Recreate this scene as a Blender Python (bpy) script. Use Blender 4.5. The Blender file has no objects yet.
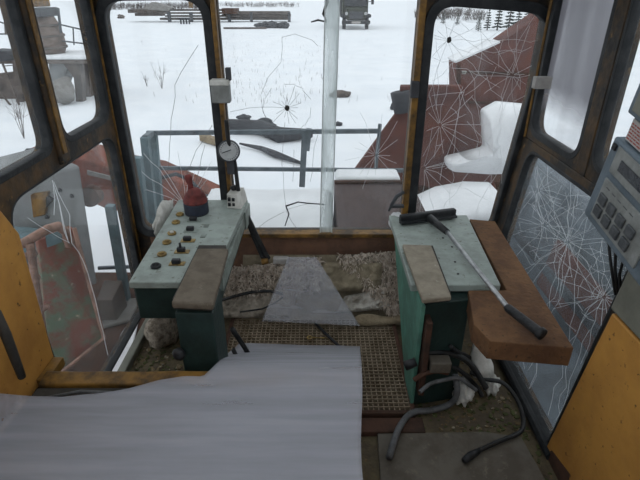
import bpy, bmesh, math, random
from mathutils import Vector, Matrix, noise
R = math.radians
random.seed(11)
SC = bpy.context.scene
COL = SC.collection

# ------------------------------------------------------------------ camera, sky, exposure
PITCH = 27.0
EYE = Vector((0, 0, 1.72))
cd = bpy.data.cameras.new('camera'); cam = bpy.data.objects.new('camera', cd); COL.objects.link(cam)
cam.location = EYE; cam.rotation_euler = (R(90 - PITCH), 0, 0)
cd.sensor_width = 36; cd.lens = 27.0; cd.clip_start = .02; cd.clip_end = 800
SC.camera = cam
w = bpy.data.worlds.new('overcast_sky'); SC.world = w; w.use_nodes = True
wn = w.node_tree; bg = wn.nodes['Background']
bg.inputs['Color'].default_value = (.90, .94, 1.0, 1); bg.inputs['Strength'].default_value = 1.15
SC.view_settings.view_transform = 'Standard'; SC.view_settings.look = 'None'
SC.view_settings.gamma = 1; SC.view_settings.exposure = 0.0; SC.view_settings.use_curve_mapping = False

# ------------------------------------------------------------------ helpers
CP, SP = math.cos(R(PITCH)), math.sin(R(PITCH))
def ray(px, py):
    u, v = (px - 320) / 480., (py - 240) / 480.
    return Vector((u, CP - v * SP, -SP - v * CP))
def at(px, py, x=None, y=None, z=None):
    d = ray(px, py)
    if y is not None: t = y / d.y
    elif x is not None: t = x / d.x
    else: t = (z - EYE.z) / d.z
    return EYE + d * t

def tag(o, label=None, cat=None, group=None, kind=None):
    if label: o['label'] = label
    if cat: o['category'] = cat
    if group: o['group'] = group
    if kind: o['kind'] = kind
    return o
def empty(name, loc, label=None, cat=None, group=None, kind=None):
    o = bpy.data.objects.new(name, None); COL.objects.link(o); o.location = Vector(loc); o.empty_display_size = .05
    return tag(o, label, cat, group, kind)
def world_loc(o):
    p = Vector((0, 0, 0))
    while o: p += o.location; o = o.parent
    return p
def copy_tree(o, parent=None):
    c = o.copy(); COL.objects.link(c)
    if parent: c.parent = parent
    for ch in list(o.children): copy_tree(ch, c)
    return c

class MB:
    """collects shapes, then links them as one mesh object"""
    def __init__(s): s.bm = bmesh.new()
    def box(s, a, b, M=None):
        a, b = Vector(a), Vector(b)
        vs = [s.bm.verts.new((M @ Vector(p)) if M else Vector(p)) for p in
              [(x, y, z) for x in (a.x, b.x) for y in (a.y, b.y) for z in (a.z, b.z)]]
        for f in ((0,1,3,2),(4,6,7,5),(0,4,5,1),(2,3,7,6),(0,2,6,4),(1,5,7,3)):
            s.bm.faces.new([vs[i] for i in f])
        return s
    def hexa(s, bot, top):
        n = len(bot)
        B = [s.bm.verts.new(Vector(p)) for p in bot]; T = [s.bm.verts.new(Vector(p)) for p in top]
        s.bm.faces.new(B[::-1]); s.bm.faces.new(T)
        for i in range(n): s.bm.faces.new((B[i], B[(i+1)%n], T[(i+1)%n], T[i]))
        return s
    def prism(s, poly, off):
        off = Vector(off); return s.hexa(poly, [Vector(p) + off for p in poly])
    def tube(s, pts, r, n=8, cap=True):
        pts = [Vector(p) for p in pts]; rings = []; up = None
        for i, p in enumerate(pts):
            d = (pts[min(i+1, len(pts)-1)] - pts[max(i-1, 0)])
            d = d.normalized() if d.length > 1e-9 else Vector((0,0,1))
            if up is None: up = d.orthogonal().normalized()
            else:
                up = up - d * up.dot(d)
                up = up.normalized() if up.length > 1e-6 else d.orthogonal().normalized()
            sd = d.cross(up); rr = r[i] if isinstance(r, (list, tuple)) else r
            rings.append([s.bm.verts.new(p + (up*math.cos(2*math.pi*k/n) + sd*math.sin(2*math.pi*k/n))*rr) for k in range(n)])
        for A, B in zip(rings, rings[1:]):
            for k in range(n): s.bm.faces.new((A[k], A[(k+1)%n], B[(k+1)%n], B[k]))
        if cap:
            s.bm.faces.new(rings[0][::-1]); s.bm.faces.new(rings[-1])
        return s
    def bar(s, a, b, w_, h_, up=(0,0,1)):
        a, b = Vector(a), Vector(b); d = (b-a).normalized(); up = Vector(up)
        sd = d.cross(up)
        sd = sd.normalized() if sd.length > 1e-6 else d.orthogonal().normalized()
        u2 = sd.cross(d).normalized()
        c = lambda p: [p+sd*w_/2+u2*h_/2, p-sd*w_/2+u2*h_/2, p-sd*w_/2-u2*h_/2, p+sd*w_/2-u2*h_/2]
        return s.hexa(c(a), c(b))
    def lathe(s, prof, base, axis=(0,0,1), n=24):
        axis = Vector(axis).normalized(); u = axis.orthogonal().normalized(); v = axis.cross(u); base = Vector(base)
        rings = [[s.bm.verts.new(base + axis*h + (u*math.cos(2*math.pi*k/n)+v*math.sin(2*math.pi*k/n))*max(r,1e-4)) for k in range(n)] for r, h in prof]
        for A, B in zip(rings, rings[1:]):
            for k in range(n): s.bm.faces.new((A[k], A[(k+1)%n], B[(k+1)%n], B[k]))
        s.bm.faces.new(rings[0][::-1]); s.bm.faces.new(rings[-1])
        return s
    def blob(s, c, rad, seed=0, amp=.2, freq=2.0, sub=3):
        c = Vector(c); r_ = bmesh.ops.create_icosphere(s.bm, subdivisions=sub, radius=1.0)
        for v in r_['verts']:
            n = noise.noise(v.co*freq + Vector((seed*7.3, seed*3.1, seed)))
            k = 1 + amp*n
            v.co = c + Vector((v.co.x*rad[0]*k, v.co.y*rad[1]*k, v.co.z*rad[2]*k))
        return s
    def build(s, name, m, parent=None, smooth=False, bevel=0, origin=None, seg=2, sub=0):
        bm = s.bm
        bmesh.ops.recalc_face_normals(bm, faces=bm.faces)
        if parent is not None: o0 = world_loc(parent)
        elif origin is not None: o0 = Vector(origin)
        else:
            xs = [v.co for v in bm.verts]
            o0 = Vector((sum(p.x for p in xs)/len(xs), sum(p.y for p in xs)/len(xs), min(p.z for p in xs)))
        bmesh.ops.translate(bm, verts=bm.verts, vec=-o0)
        me = bpy.data.meshes.new(name); bm.to_mesh(me); bm.free()
        me.materials.append(m)
        o = bpy.data.objects.new(name, me); COL.objects.link(o)
        if smooth:
            for p in me.polygons: p.use_smooth = True
        if parent is not None: o.parent = parent
        else: o.location = o0
        if bevel:
            b = o.modifiers.new('bevel', 'BEVEL'); b.width = bevel; b.segments = seg; b.limit_method = 'ANGLE'; b.angle_limit = R(40)
        if sub:
            b = o.modifiers.new('sub', 'SUBSURF'); b.levels = sub; b.render_levels = sub
        return o

def rnd(poly, rads, n=7):
    """round the corners of a closed 2-D polygon"""
    out = []; N = len(poly)
    for i in range(N):
        p0, p, p1 = Vector(poly[i-1]), Vector(poly[i]), Vector(poly[(i+1) % N])
        r = rads[i] if isinstance(rads, (list, tuple)) else rads
        if r <= 0: out.append(p); continue
        a, b = (p0-p).normalized(), (p1-p).normalized()
        ang = a.angle(b); d = r / math.tan(ang/2)
        A, B = p + a*d, p + b*d
        for k in range(n+1):
            t = k / n; out.append(A*(1-t)**2 + p*2*t*(1-t) + B*t*t)
    return out
def plate(name, outers, holes, thick, fn, m, parent=None, bevel=.006):
    """flat plate with holes: 2-D polygons filled by a curve, then bent into place by fn(u, v, w)"""
    cu = bpy.data.curves.new('tmp', 'CURVE'); cu.dimensions = '2D'; cu.fill_mode = 'BOTH'
    cu.extrude = thick/2; cu.bevel_depth = bevel; cu.bevel_resolution = 1; cu.offset = -bevel
    for poly in list(outers) + list(holes):
        sp = cu.splines.new('POLY'); sp.points.add(len(poly)-1); sp.use_cyclic_u = True
        for q, p in zip(sp.points, poly): q.co = (p[0], p[1], 0, 1)
    t = bpy.data.objects.new('tmp', cu); COL.objects.link(t)
    dg = bpy.context.evaluated_depsgraph_get(); dg.update()
    me = bpy.data.meshes.new_from_object(t.evaluated_get(dg))
    bpy.data.objects.remove(t); bpy.data.curves.remove(cu)
    for v in me.vertices: v.co = fn(*v.co)
    bm = bmesh.new(); bm.from_mesh(me)
    bmesh.ops.remove_doubles(bm, verts=bm.verts, dist=1e-5)
    s = MB(); s.bm.free(); s.bm = bm; bpy.data.meshes.remove(me)
    return s.build(name, m, parent, origin=(0, 0, 0))

def inset(poly, d):
    """shrink (d>0) a closed 2-D polygon"""
    N = len(poly); c = sum((Vector(p) for p in poly), Vector((0, 0)))/N; out = []
    for i in range(N):
        a, b = Vector(poly[i-1]), Vector(poly[(i+1) % N]); e = (b-a)
        if e.length < 1e-9: out.append(Vector(poly[i])); continue
        e.normalize(); nrm = Vector((-e.y, e.x))
        if nrm.dot(c-Vector(poly[i])) < 0: nrm = -nrm
        out.append(Vector(poly[i]) + nrm*d)
    return out

# ------------------------------------------------------------------ materials
def mat(name, c1, c2=None, scale=6, lo=.42, hi=.62, rough=.75, metal=0, bump=.15, c3=None, s3=40, lo3=.6, hi3=.68, spec=.3, stretch=None):
    m = bpy.data.materials.new(name); m.use_nodes = True; nt = m.node_tree; N, L = nt.nodes, nt.links
    b = N['Principled BSDF']; b.inputs['Roughness'].default_value = rough; b.inputs['Metallic'].default_value = metal
    b.inputs['Specular IOR Level'].default_value = spec
    tc = N.new('ShaderNodeTexCoord'); mp = N.new('ShaderNodeMapping'); L.new(tc.outputs['Object'], mp.inputs['Vector'])
    if stretch: mp.inputs['Scale'].default_value = stretch
    last = None
    def layer(prev, col, sc, lo, hi):
        nz = N.new('ShaderNodeTexNoise'); nz.inputs['Scale'].default_value = sc; nz.inputs['Detail'].default_value = 8; nz.inputs['Roughness'].default_value = .65
        L.new(mp.outputs[0], nz.inputs['Vector'])
        rp = N.new('ShaderNodeMapRange'); rp.inputs[1].default_value = lo; rp.inputs[2].default_value = hi
        L.new(nz.outputs['Fac'], rp.inputs[0])
        mx = N.new('ShaderNodeMix'); mx.data_type = 'RGBA'
        L.new(rp.outputs[0], mx.inputs['Factor'])
        if isinstance(prev, tuple): mx.inputs['A'].default_value = (*prev, 1)
        else: L.new(prev, mx.inputs['A'])
        mx.inputs['B'].default_value = (*col, 1)
        return mx.outputs['Result'], nz
    cur = c1; nz = None
    if c2: cur, nz = layer(cur, c2, scale, lo, hi)
    if c3: cur, nz3 = layer(cur, c3, s3, lo3, hi3)
    if isinstance(cur, tuple): b.inputs['Base Color'].default_value = (*cur, 1)
    else: L.new(cur, b.inputs['Base Color'])
    if bump and nz:
        n2 = N.new('ShaderNodeTexNoise'); n2.inputs['Scale'].default_value = scale*5; n2.inputs['Detail'].default_value = 6
        L.new(mp.outputs[0], n2.inputs['Vector'])
        bp = N.new('ShaderNodeBump'); bp.inputs['Strength'].default_value = bump; bp.inputs['Distance'].default_value = .02
        L.new(n2.outputs['Fac'], bp.inputs['Height']); L.new(bp.outputs[0], b.inputs['Normal'])
    return m
def glass(name, dirt=.06, dcol=(.7,.72,.75), streak=None, tint=(.97,.985,.98), lo=.35, hi=.8, scale=(4,4,4)):
    m = bpy.data.materials.new(name); m.use_nodes = True; nt = m.node_tree; N, L = nt.nodes, nt.links
    N.remove(N['Principled BSDF']); out = N['Material Output']
    tr = N.new('ShaderNodeBsdfTransparent'); tr.inputs[0].default_value = (*tint, 1)
    gl = N.new('ShaderNodeBsdfGlossy'); gl.inputs['Roughness'].default_value = .02
    lw = N.new('ShaderNodeLayerWeight'); lw.inputs[0].default_value = .5
    pw = N.new('ShaderNodeMath'); pw.operation = 'POWER'; pw.inputs[1].default_value = 5; L.new(lw.outputs['Facing'], pw.inputs[0])
    fr = N.new('ShaderNodeMath'); fr.operation = 'MULTIPLY_ADD'; fr.inputs[1].default_value = .5; fr.inputs[2].default_value = .02; L.new(pw.outputs[0], fr.inputs[0])
    m1 = N.new('ShaderNodeMixShader'); L.new(fr.outputs[0], m1.inputs[0]); L.new(tr.outputs[0], m1.inputs[1]); L.new(gl.outputs[0], m1.inputs[2])
    df = N.new('ShaderNodeBsdfDiffuse'); df.inputs[0].default_value = (*dcol, 1)
    tl = N.new('ShaderNodeBsdfTranslucent'); tl.inputs[0].default_value = (*dcol, 1)
    m2 = N.new('ShaderNodeMixShader'); m2.inputs[0].default_value = .5; L.new(df.outputs[0], m2.inputs[1]); L.new(tl.outputs[0], m2.inputs[2])
    m3 = N.new('ShaderNodeMixShader'); L.new(m1.outputs[0], m3.inputs[1]); L.new(m2.outputs[0], m3.inputs[2])
    tc = N.new('ShaderNodeTexCoord'); mp = N.new('ShaderNodeMapping'); mp.inputs['Scale'].default_value = scale
    L.new(tc.outputs['Object'], mp.inputs[0])
    nz = N.new('ShaderNodeTexNoise'); nz.inputs['Scale'].default_value = 1; nz.inputs['Detail'].default_value = 8
    L.new(mp.outputs[0], nz.inputs['Vector'])
    rp = N.new('ShaderNodeMapRange'); rp.inputs[1].default_value = lo; rp.inputs[2].default_value = hi
    rp.inputs[3].default_value = dirt*.4; rp.inputs[4].default_value = dirt*1.8
    L.new(nz.outputs['Fac'], rp.inputs[0])
    last = rp.outputs[0]
    if streak:    # dirt crust on the upper part of the pane: (z0, z1, amount)
        sp = N.new('ShaderNodeSeparateXYZ'); L.new(tc.outputs['Object'], sp.inputs[0])
        r2 = N.new('ShaderNodeMapRange'); r2.inputs[1].default_value = streak[0]; r2.inputs[2].default_value = streak[1]
        r2.inputs[3].default_value = 0; r2.inputs[4].default_value = streak[2]; L.new(sp.outputs[2], r2.inputs[0])
        ad = N.new('ShaderNodeMath'); ad.operation = 'ADD'; ad.use_clamp = True
        L.new(last, ad.inputs[0]); L.new(r2.outputs[0], ad.inputs[1]); last = ad.outputs[0]
    L.new(last, m3.inputs[0]); L.new(m3.outputs[0], out.inputs[0])
    return m
def reflection_mat(name, alpha=.5, col=(.8,.82,.88)):  # pale see-through mix that paints a glass reflection
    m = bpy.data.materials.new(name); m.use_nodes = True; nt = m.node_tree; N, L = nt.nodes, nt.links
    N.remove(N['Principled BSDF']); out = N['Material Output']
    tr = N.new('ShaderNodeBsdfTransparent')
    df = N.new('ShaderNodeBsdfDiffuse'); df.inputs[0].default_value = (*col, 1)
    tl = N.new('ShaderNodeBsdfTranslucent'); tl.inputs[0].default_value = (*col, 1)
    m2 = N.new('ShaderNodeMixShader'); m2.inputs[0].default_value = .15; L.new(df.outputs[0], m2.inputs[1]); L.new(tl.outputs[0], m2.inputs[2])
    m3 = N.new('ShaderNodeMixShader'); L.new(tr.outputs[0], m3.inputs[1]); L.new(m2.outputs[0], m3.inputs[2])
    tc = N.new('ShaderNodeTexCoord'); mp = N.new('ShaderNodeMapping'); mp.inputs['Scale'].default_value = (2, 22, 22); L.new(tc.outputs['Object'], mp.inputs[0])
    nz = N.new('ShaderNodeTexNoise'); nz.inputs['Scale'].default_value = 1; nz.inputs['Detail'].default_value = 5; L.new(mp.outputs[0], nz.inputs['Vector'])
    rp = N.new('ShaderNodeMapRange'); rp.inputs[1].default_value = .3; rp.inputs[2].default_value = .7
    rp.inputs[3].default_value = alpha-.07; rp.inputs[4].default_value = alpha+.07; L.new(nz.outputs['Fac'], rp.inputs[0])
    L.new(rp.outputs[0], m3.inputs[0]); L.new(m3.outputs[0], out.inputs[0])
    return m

M = {}
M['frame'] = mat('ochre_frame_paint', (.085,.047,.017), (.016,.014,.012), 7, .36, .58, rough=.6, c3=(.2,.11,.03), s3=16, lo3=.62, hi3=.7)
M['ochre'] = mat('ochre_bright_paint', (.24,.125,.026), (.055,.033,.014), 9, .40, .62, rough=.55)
M['orange'] = mat('orange_door_paint', (.52,.26,.06), (.38,.18,.045), 4, .4, .65, rough=.5, c3=(.05,.024,.012), s3=30, lo3=.62, hi3=.68)
M['gasket'] = mat('black_rubber_gasket', (.012,.014,.016), (.03,.032,.034), 12, rough=.6)
M['ceiling'] = mat('ceiling_lining', (.11,.09,.07), (.06,.05,.04), 5)
M['floor'] = mat('dirty_floor', (.085,.066,.045), (.13,.105,.06), 9, .42, .6, rough=.9, bump=.5, c3=(.17,.11,.05), s3=30, lo3=.6, hi3=.68)
M['rustwall'] = mat('rust_brown_panel', (.19,.10,.062), (.12,.068,.046), 7, rough=.8, c3=(.2,.1,.05), s3=30)
M['sage'] = mat('grey_green_panel_paint', (.31,.355,.325), (.23,.26,.235), 9, rough=.55, c3=(.13,.125,.10), s3=34, lo3=.6, hi3=.68)
M['sagelip'] = mat('grey_green_edge_paint', (.26,.30,.27), (.15,.17,.15), 12, rough=.5)
M['teal'] = mat('dark_green_cabinet_paint', (.020,.040,.036), (.014,.026,.023), 8, rough=.5)
M['tealbright'] = mat('bright_green_paint', (.10,.25,.19), (.07,.16,.125), 8, rough=.55)
M['arm'] = mat('worn_armrest_vinyl', (.145,.118,.088), (.10,.08,.058), 12, rough=.75, c3=(.24,.21,.17), s3=28, lo3=.62, hi3=.7)
M['armtan'] = mat('worn_tan_armrest', (.27,.235,.18), (.19,.16,.12), 12, rough=.75, c3=(.36,.33,.28), s3=28, lo3=.62, hi3=.7)
M['armside'] = mat('armrest_dark_edge', (.05,.045,.038), (.03,.028,.025), 10)
M['black'] = mat('black_plastic', (.014,.015,.017), (.03,.03,.032), 20, rough=.5)
M['brass'] = mat('aged_brass', (.36,.25,.09), (.18,.12,.05), 40, rough=.45, metal=.5)
M['redrubber'] = mat('faded_red_rubber', (.20,.045,.04), (.11,.032,.03), 22, rough=.7)
M['navy'] = mat('dark_navy_plastic', (.028,.035,.055), (.02,.022,.03), 14, rough=.6)
M['whiteplastic'] = mat('off_white_plastic', (.62,.61,.57), (.42,.41,.37), 16, rough=.6)
M['board'] = mat('brown_chipboard', (.165,.085,.040), (.10,.05,.026), 9, .4, .6, rough=.85, c3=(.06,.035,.02), s3=60, lo3=.6, hi3=.66, bump=.3)
M['steel'] = mat('brushed_steel_tube', (.45,.46,.47), (.32,.32,.33), 30, rough=.35, metal=.7)
M['grate'] = mat('rusty_grating_steel', (.26,.205,.145), (.15,.11,.07), 20, rough=.8)
M['rust'] = mat('rust_steel', (.15,.062,.048), (.09,.042,.036), 3, .38, .6, rough=.85, c3=(.24,.12,.085), s3=12, lo3=.58, hi3=.72)
M['darkrust'] = mat('dark_rust', (.085,.042,.028), (.04,.025,.018), 9, rough=.85)
M['plate'] = mat('grey_floor_plate', (.125,.110,.09), (.085,.072,.056), 8, rough=.7, c3=(.15,.13,.10), s3=20)
M['shaggy'] = mat('grey_shaggy_pile', (.33,.28,.225), (.12,.095,.07), 34, rough=.95, bump=.6)
M['strand'] = mat('pale_wool_strand', (.60,.52,.44), (.36,.29,.23), 30, rough=.95)
M['olive'] = mat('olive_padded_cloth', (.27,.225,.155), (.17,.14,.095), 12, rough=.95, bump=.4)
M['tan'] = mat('tan_rolled_cloth', (.31,.25,.165), (.2,.155,.10), 14, rough=.95, bump=.4)
M['batting'] = mat('pale_batting', (.52,.49,.44), (.25,.22,.18), 13, rough=.95, bump=.5)
M['greycloth'] = mat('grey_dirty_cloth', (.36,.315,.26), (.19,.165,.13), 14, rough=.95, bump=.5, c3=(.4,.38,.34), s3=26, lo3=.64, hi3=.7)
M['greyhose'] = mat('grey_hose', (.12,.125,.13), (.07,.07,.07), 20, rough=.6)
M['blackhose'] = mat('black_hose', (.012,.013,.014), (.028,.028,.028), 20, rough=.45)
M['slate'] = mat('blue_grey_paint', (.13,.165,.195), (.09,.115,.135), 10, rough=.55)
M['panelgrey'] = mat('pale_grey_panel', (.25,.26,.25), (.17,.175,.165), 12, rough=.6)
M['key'] = mat('dark_grey_key', (.05,.055,.06), (.09,.095,.10), 50, rough=.5)
M['screen'] = mat('unlit_display', (.018,.022,.028), (.03,.035,.04), 12, rough=.2, spec=.5)
M['paper'] = mat('aged_paper', (.42,.40,.38), (.32,.30,.28), 20)
M['redink'] = mat('red_ink', (.30,.06,.05))
M['olivegrey'] = mat('olive_grey_paint', (.185,.185,.15), (.14,.14,.115), 7, rough=.6)
M['dial'] = mat('pale_dial', (.42,.43,.43), (.33,.34,.34), 30, rough=.4)
M['crack'] = mat('crack_edge', (.80,.82,.84), rough=.4)
M['crackdark'] = mat('crack_shadow_edge', (.16,.165,.17), rough=.5)
M['alu'] = mat('dull_aluminium', (.56,.60,.60), (.40,.42,.41), 14, rough=.55, metal=.0, stretch=(1,1,.35))
M['snow'] = mat('snow', (.86,.88,.90), (.80,.83,.86), .8, rough=.9, bump=.12)
M['snowdeck'] = mat('deck_snow', (.84,.85,.86), (.74,.75,.76), 2.5, rough=.9, bump=.2)
M['tealpost'] = mat('weathered_teal_paint', (.135,.20,.22), (.085,.12,.13), 7, rough=.7)
M['greyrail'] = mat('grey_blue_rail_paint', (.15,.18,.20), (.09,.11,.12), 10, rough=.7)
M['brownhood'] = mat('rust_brown_hood', (.085,.06,.055), (.058,.04,.038), 9, rough=.8, stretch=(4,1,1))
M['redmachine'] = mat('faded_red_machine_paint', (.25,.08,.05), (.13,.055,.04), 4, rough=.7, c3=(.30,.23,.19), s3=10, lo3=.62, hi3=.72)
M['peel'] = mat('peeling_red_green_paint', (.11,.15,.10), (.19,.07,.05), 3.5, .42, .54, rough=.8, c3=(.32,.27,.2), s3=20, lo3=.62, hi3=.7)
M['machinegrey'] = mat('pale_grey_machine_paint', (.25,.26,.26), (.19,.195,.195), 3, rough=.6)
M['pinkpipe'] = mat('faded_pink_pipe_paint', (.36,.21,.16), (.2,.12,.09), 12, rough=.7)
M['brick'] = mat('weathered_barrel', (.20,.155,.13), (.11,.082,.068), 3, rough=.9, c3=(.3,.27,.25), s3=8, stretch=(1,1,3))
M['greydark'] = mat('dark_grey_metal', (.07,.075,.082), (.045,.045,.05), 4)
M['concrete'] = mat('concrete', (.26,.25,.235), (.18,.17,.155), 4, rough=.9)
M['timber'] = mat('weathered_timber', (.15,.125,.11), (.08,.07,.065), 3, rough=.9)
M['pine'] = mat('pine_needles', (.045,.06,.048), (.09,.10,.09), 6, rough=.95)
M['twig'] = mat('bare_twigs', (.16,.14,.13), (.10,.085,.08), 6, rough=.95)
M['truck'] = mat('dark_truck_paint', (.03,.032,.034), (.03,.033,.035), 3)
M['truckgreen'] = mat('truck_green_paint', (.045,.052,.036), (.03,.034,.026), 3)
M['bluewall'] = mat('blue_grey_sheeting', (.16,.185,.21), (.095,.105,.115), 2.5, rough=.8)
M['debris'] = mat('litter_chips', (.14,.10,.05), (.32,.29,.23), 40, .5, .66, rough=.9)
M['moss'] = mat('green_moss_chips', (.085,.095,.035), (.05,.05,.025), 40, rough=.95)
M['gl_front'] = glass('window_glass', .035)
M['gl_dirty'] = glass('dirty_side_glass', .03)
M['gl_fog'] = glass('fogged_side_glass', .12, dcol=(.36,.355,.385), streak=(1.20,1.34,.62), scale=(3,7,1.5))
M['gl_blue'] = glass('shattered_side_glass', .09, dcol=(.50,.57,.62), lo=.3, hi=.8)
M['glassreflection'] = reflection_mat('painted_reflection', .43, (.55,.555,.61))
M['glassreflection2'] = reflection_mat('thin_painted_reflection', .31, (.60,.60,.64))
M['dirtclod'] = mat('dark_clod', (.03,.028,.026), (.05,.046,.042), 10)

# ------------------------------------------------------------------ the cab: floor, walls with window openings, ceiling
def struct(o): o['kind'] = 'structure'; return o
YF, XL, XR = 2.53, -1.07, 1.08
struct(MB().box((-1.02, -.7, -.08), (.985, 2.60, 0)).build('floor', M['floor']))
added_roof_hole = rnd([(-.85,-.55),(-.85,2.3),(.85,2.3),(.85,-.55)], .08)  # unseen roof opening, added to brighten the cab inside
struct(plate('ceiling', [[(-1.2,-.75),(-1.2,2.62),(1.2,2.62),(1.2,-.75)]], [added_roof_hole], .06, lambda u, v, w_: Vector((u, v, 2.085 + w_)), M['ceiling']))
def lean(z): return XR if z >= 1.06 else XR - .115*(1.06 - z)/1.06
# front wall: (x, z) polygons
f_left = rnd([(-1.03,.5),(-1.03,1.70),(-.555,1.705),(-.555,.5)], [.06,.10,.10,.06])
f_mid = [(-.49,.485),(-.49,1.93),(.469,1.93),(.469,.485)]
f_right = rnd([(.541,.5),(.541,1.685),(1.11,1.645),(1.0,.5)], [.06,.10,.13,.06])
fm = lambda u, v, w_: Vector((u, YF + .035 + w_, v))
struct(plate('wall_front', [[(-1.13,-.05),(-1.13,2.06),(1.17,2.06),(1.16,1.06),(1.03,-.05)]], [f_left, f_mid, f_right], .05, fm, M['frame']))
# left wall: (y, z)
l_up1 = rnd([(1.98,1.175),(1.98,1.93),(2.455,1.93),(2.455,1.175)], [.09,.1,.1,.09])
l_up2 = rnd([(.95,1.175),(.95,1.93),(1.875,1.93),(1.875,1.175)], [.09,.1,.1,.06])
l_low = rnd([(1.50,.012),(1.50,1.085),(2.45,1.085),(2.45,.012)], [.02,.12,.11,.02])
l_rear = rnd([(-.4,.9),(-.4,1.93),(.8,1.93),(.8,.9)], .08)
lm = lambda u, v, w_: Vector((XL - .027 + w_, u, v))
struct(plate('wall_left', [[(-.7,0),(-.7,2.06),(2.6,2.06),(2.6,0)]], [l_up1, l_up2, l_low, l_rear], .05, lm, M['frame']))
# right wall, leaning in below the mid rail
r_up1 = rnd([(1.955,1.105),(1.955,1.93),(2.45,1.93),(2.45,1.105)], [.09,.1,.1,.09])
r_up2 = rnd([(.95,1.12),(.95,1.93),(1.84,1.93),(1.84,1.12)], [.09,.1,.1,.09])
r_low = rnd([(1.42,.03),(1.42,1.015),(2.41,1.015),(2.41,.03)], [.02,.1,.1,.02])
r_rear = rnd([(-.4,1.1),(-.4,1.93),(.8,1.93),(.8,1.1)], .08)
rm = lambda u, v, w_: Vector((XR + .027 + w_, u, v))
rml = lambda u, v, w_: Vector((lean(v) + .027 + w_, u, v))
wr = empty('wall_right', (XR, 1, 0), kind='structure')
plate('upper_panel', [[(-.7,1.06),(-.7,2.06),(2.6,2.06),(2.6,1.06)]], [r_up1, r_up2, r_rear], .05, rm, M['frame']).parent = None
for o in list(COL.objects):
    if o.name == 'upper_panel': o.parent = wr; o.location = -wr.location
o = plate('lower_panel', [[(-.7,0),(-.7,1.06),(2.6,1.06),(2.6,0)]], [r_low], .05, rml, M['frame']); o.parent = wr; o.location = -wr.location
bk = [(-1.1,0),(-1.1,2.06),(1.15,2.06),(1.15,0)]
struct(plate('wall_back', [bk], [rnd([(-.95,.75),(-.95,1.95),(.95,1.95),(.95,.75)], .08)], .05, lambda u, v, w_: Vector((u, -.68 + w_, v)), M['frame']))  # unseen rear opening, made big to let light in
# raised ribs on the corner and side posts, sill bar and mid rail ridge
def trim(i, mb, m=None, bevel=.006): return struct(mb.build('trim_%d' % i, m or M['frame'], bevel=bevel))
trim(1, MB().box((XL-.005, 1.89, 1.10), (XL+.02, 1.965, 2.05)), bevel=.008)
trim(2, MB().box((XL+.019, 1.91, 1.14), (XL+.025, 1.94, 2.05)), M['ochre'], .003)
trim(3, MB().box((XR-.008, 1.855, 1.06), (XR+.005, 1.935, 2.05)), bevel=.005)
trim(4, MB().box((-.514, YF-.035, .49), (-.492, YF+.02, 2.05)), M['ochre'], .004)
trim(5, MB().box((.468, YF-.03, .49), (.500, YF+.02, 2.05)), M['ochre'], .004)
trim(6, MB().box((-.50, YF-.035, .462), (.48, YF+.03, .486)), M['ochre'], .004)
trim(7, MB().box((-1.0, YF-.005, .0), (.98, YF+.02, .46)), M['rustwall'], 0)
trim(8, MB().box((XL-.002, 2.485, .0), (XL+.010, 2.498, 2.05)), M['ochre'], .002)
trim(9, MB().bar((1.074, 2.487, 1.06), (1.074, 2.487, 2.05), .014, .012), M['ochre'], .002)
trim(10, MB().box((-1.05, YF-.005, 1.71), (1.1, YF+.004, 2.05)), M['ochre'], .003)
# left floor edge rail and right rubber seal
trim(11, MB().box((-1.018, 1.50, 0), (-.975, 2.5, .045)), M['olivegrey'])
trim(12, MB().tube([(.955, 1.36, .02), (.955, 2.4, .02)], .022, 10), M['gasket'], 0)

def gasket_ring(poly, w1, w2, fn, parent, m=M['gasket'], t=.03):
    return plate('gasket', [inset(poly, -w1)], [inset(poly, w2)], t, fn, m, parent, bevel=.004)
WN = [0]
def window(poly, fn, gm, gasket=(.03, .012), base=None, goff=0):
    WN[0] += 1
    e = empty('window_%d' % WN[0], base or (0, 0, 0), kind='structure')
    g = plate('glass', [inset(poly, -.012)], [], .004, lambda u, v, w_: fn(u, v, w_ + goff), gm, None, bevel=0)
    g.parent = e; g.location = -e.location
    if gasket:
        k = gasket_ring(poly, gasket[0], gasket[1], lambda u, v, w_: fn(u, v, w_ - (.035 if fn is fm else 0) + (.014 if fn is lm else 0) - (.014 if fn in (rm, rml) else 0)), None)
        k.parent = e; k.location = -e.location
    return e
W_fl = window(f_left, fm, M['gl_front'], (.042, .004))
W_fm = window(f_mid, fm, M['gl_front'], None)
W_fr = window(f_right, fm, M['gl_front'], (.042, .006))
W_l1 = window(l_up1, lm, M['gl_dirty'], (.022, .008))
W_l2 = window(l_up2, lm, M['gl_dirty'], (.018, .006))
W_l3 = window(l_low, lm, M['gl_dirty'], (.004, .005))
W_r1 = window(r_up1, rm, M['gl_fog'], (.022, .008))
W_r2 = window(r_up2, rm, M['gl_dirty'], (.014, .006))
W_r3 = window(r_low, rml, M['gl_blue'], (.012, .006))
W_added_roof = window(added_roof_hole, lambda u, v, w_: Vector((u, v, 2.085 + w_)), M['gl_dirty'], None)  # pane of the added roof opening, out of view
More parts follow.
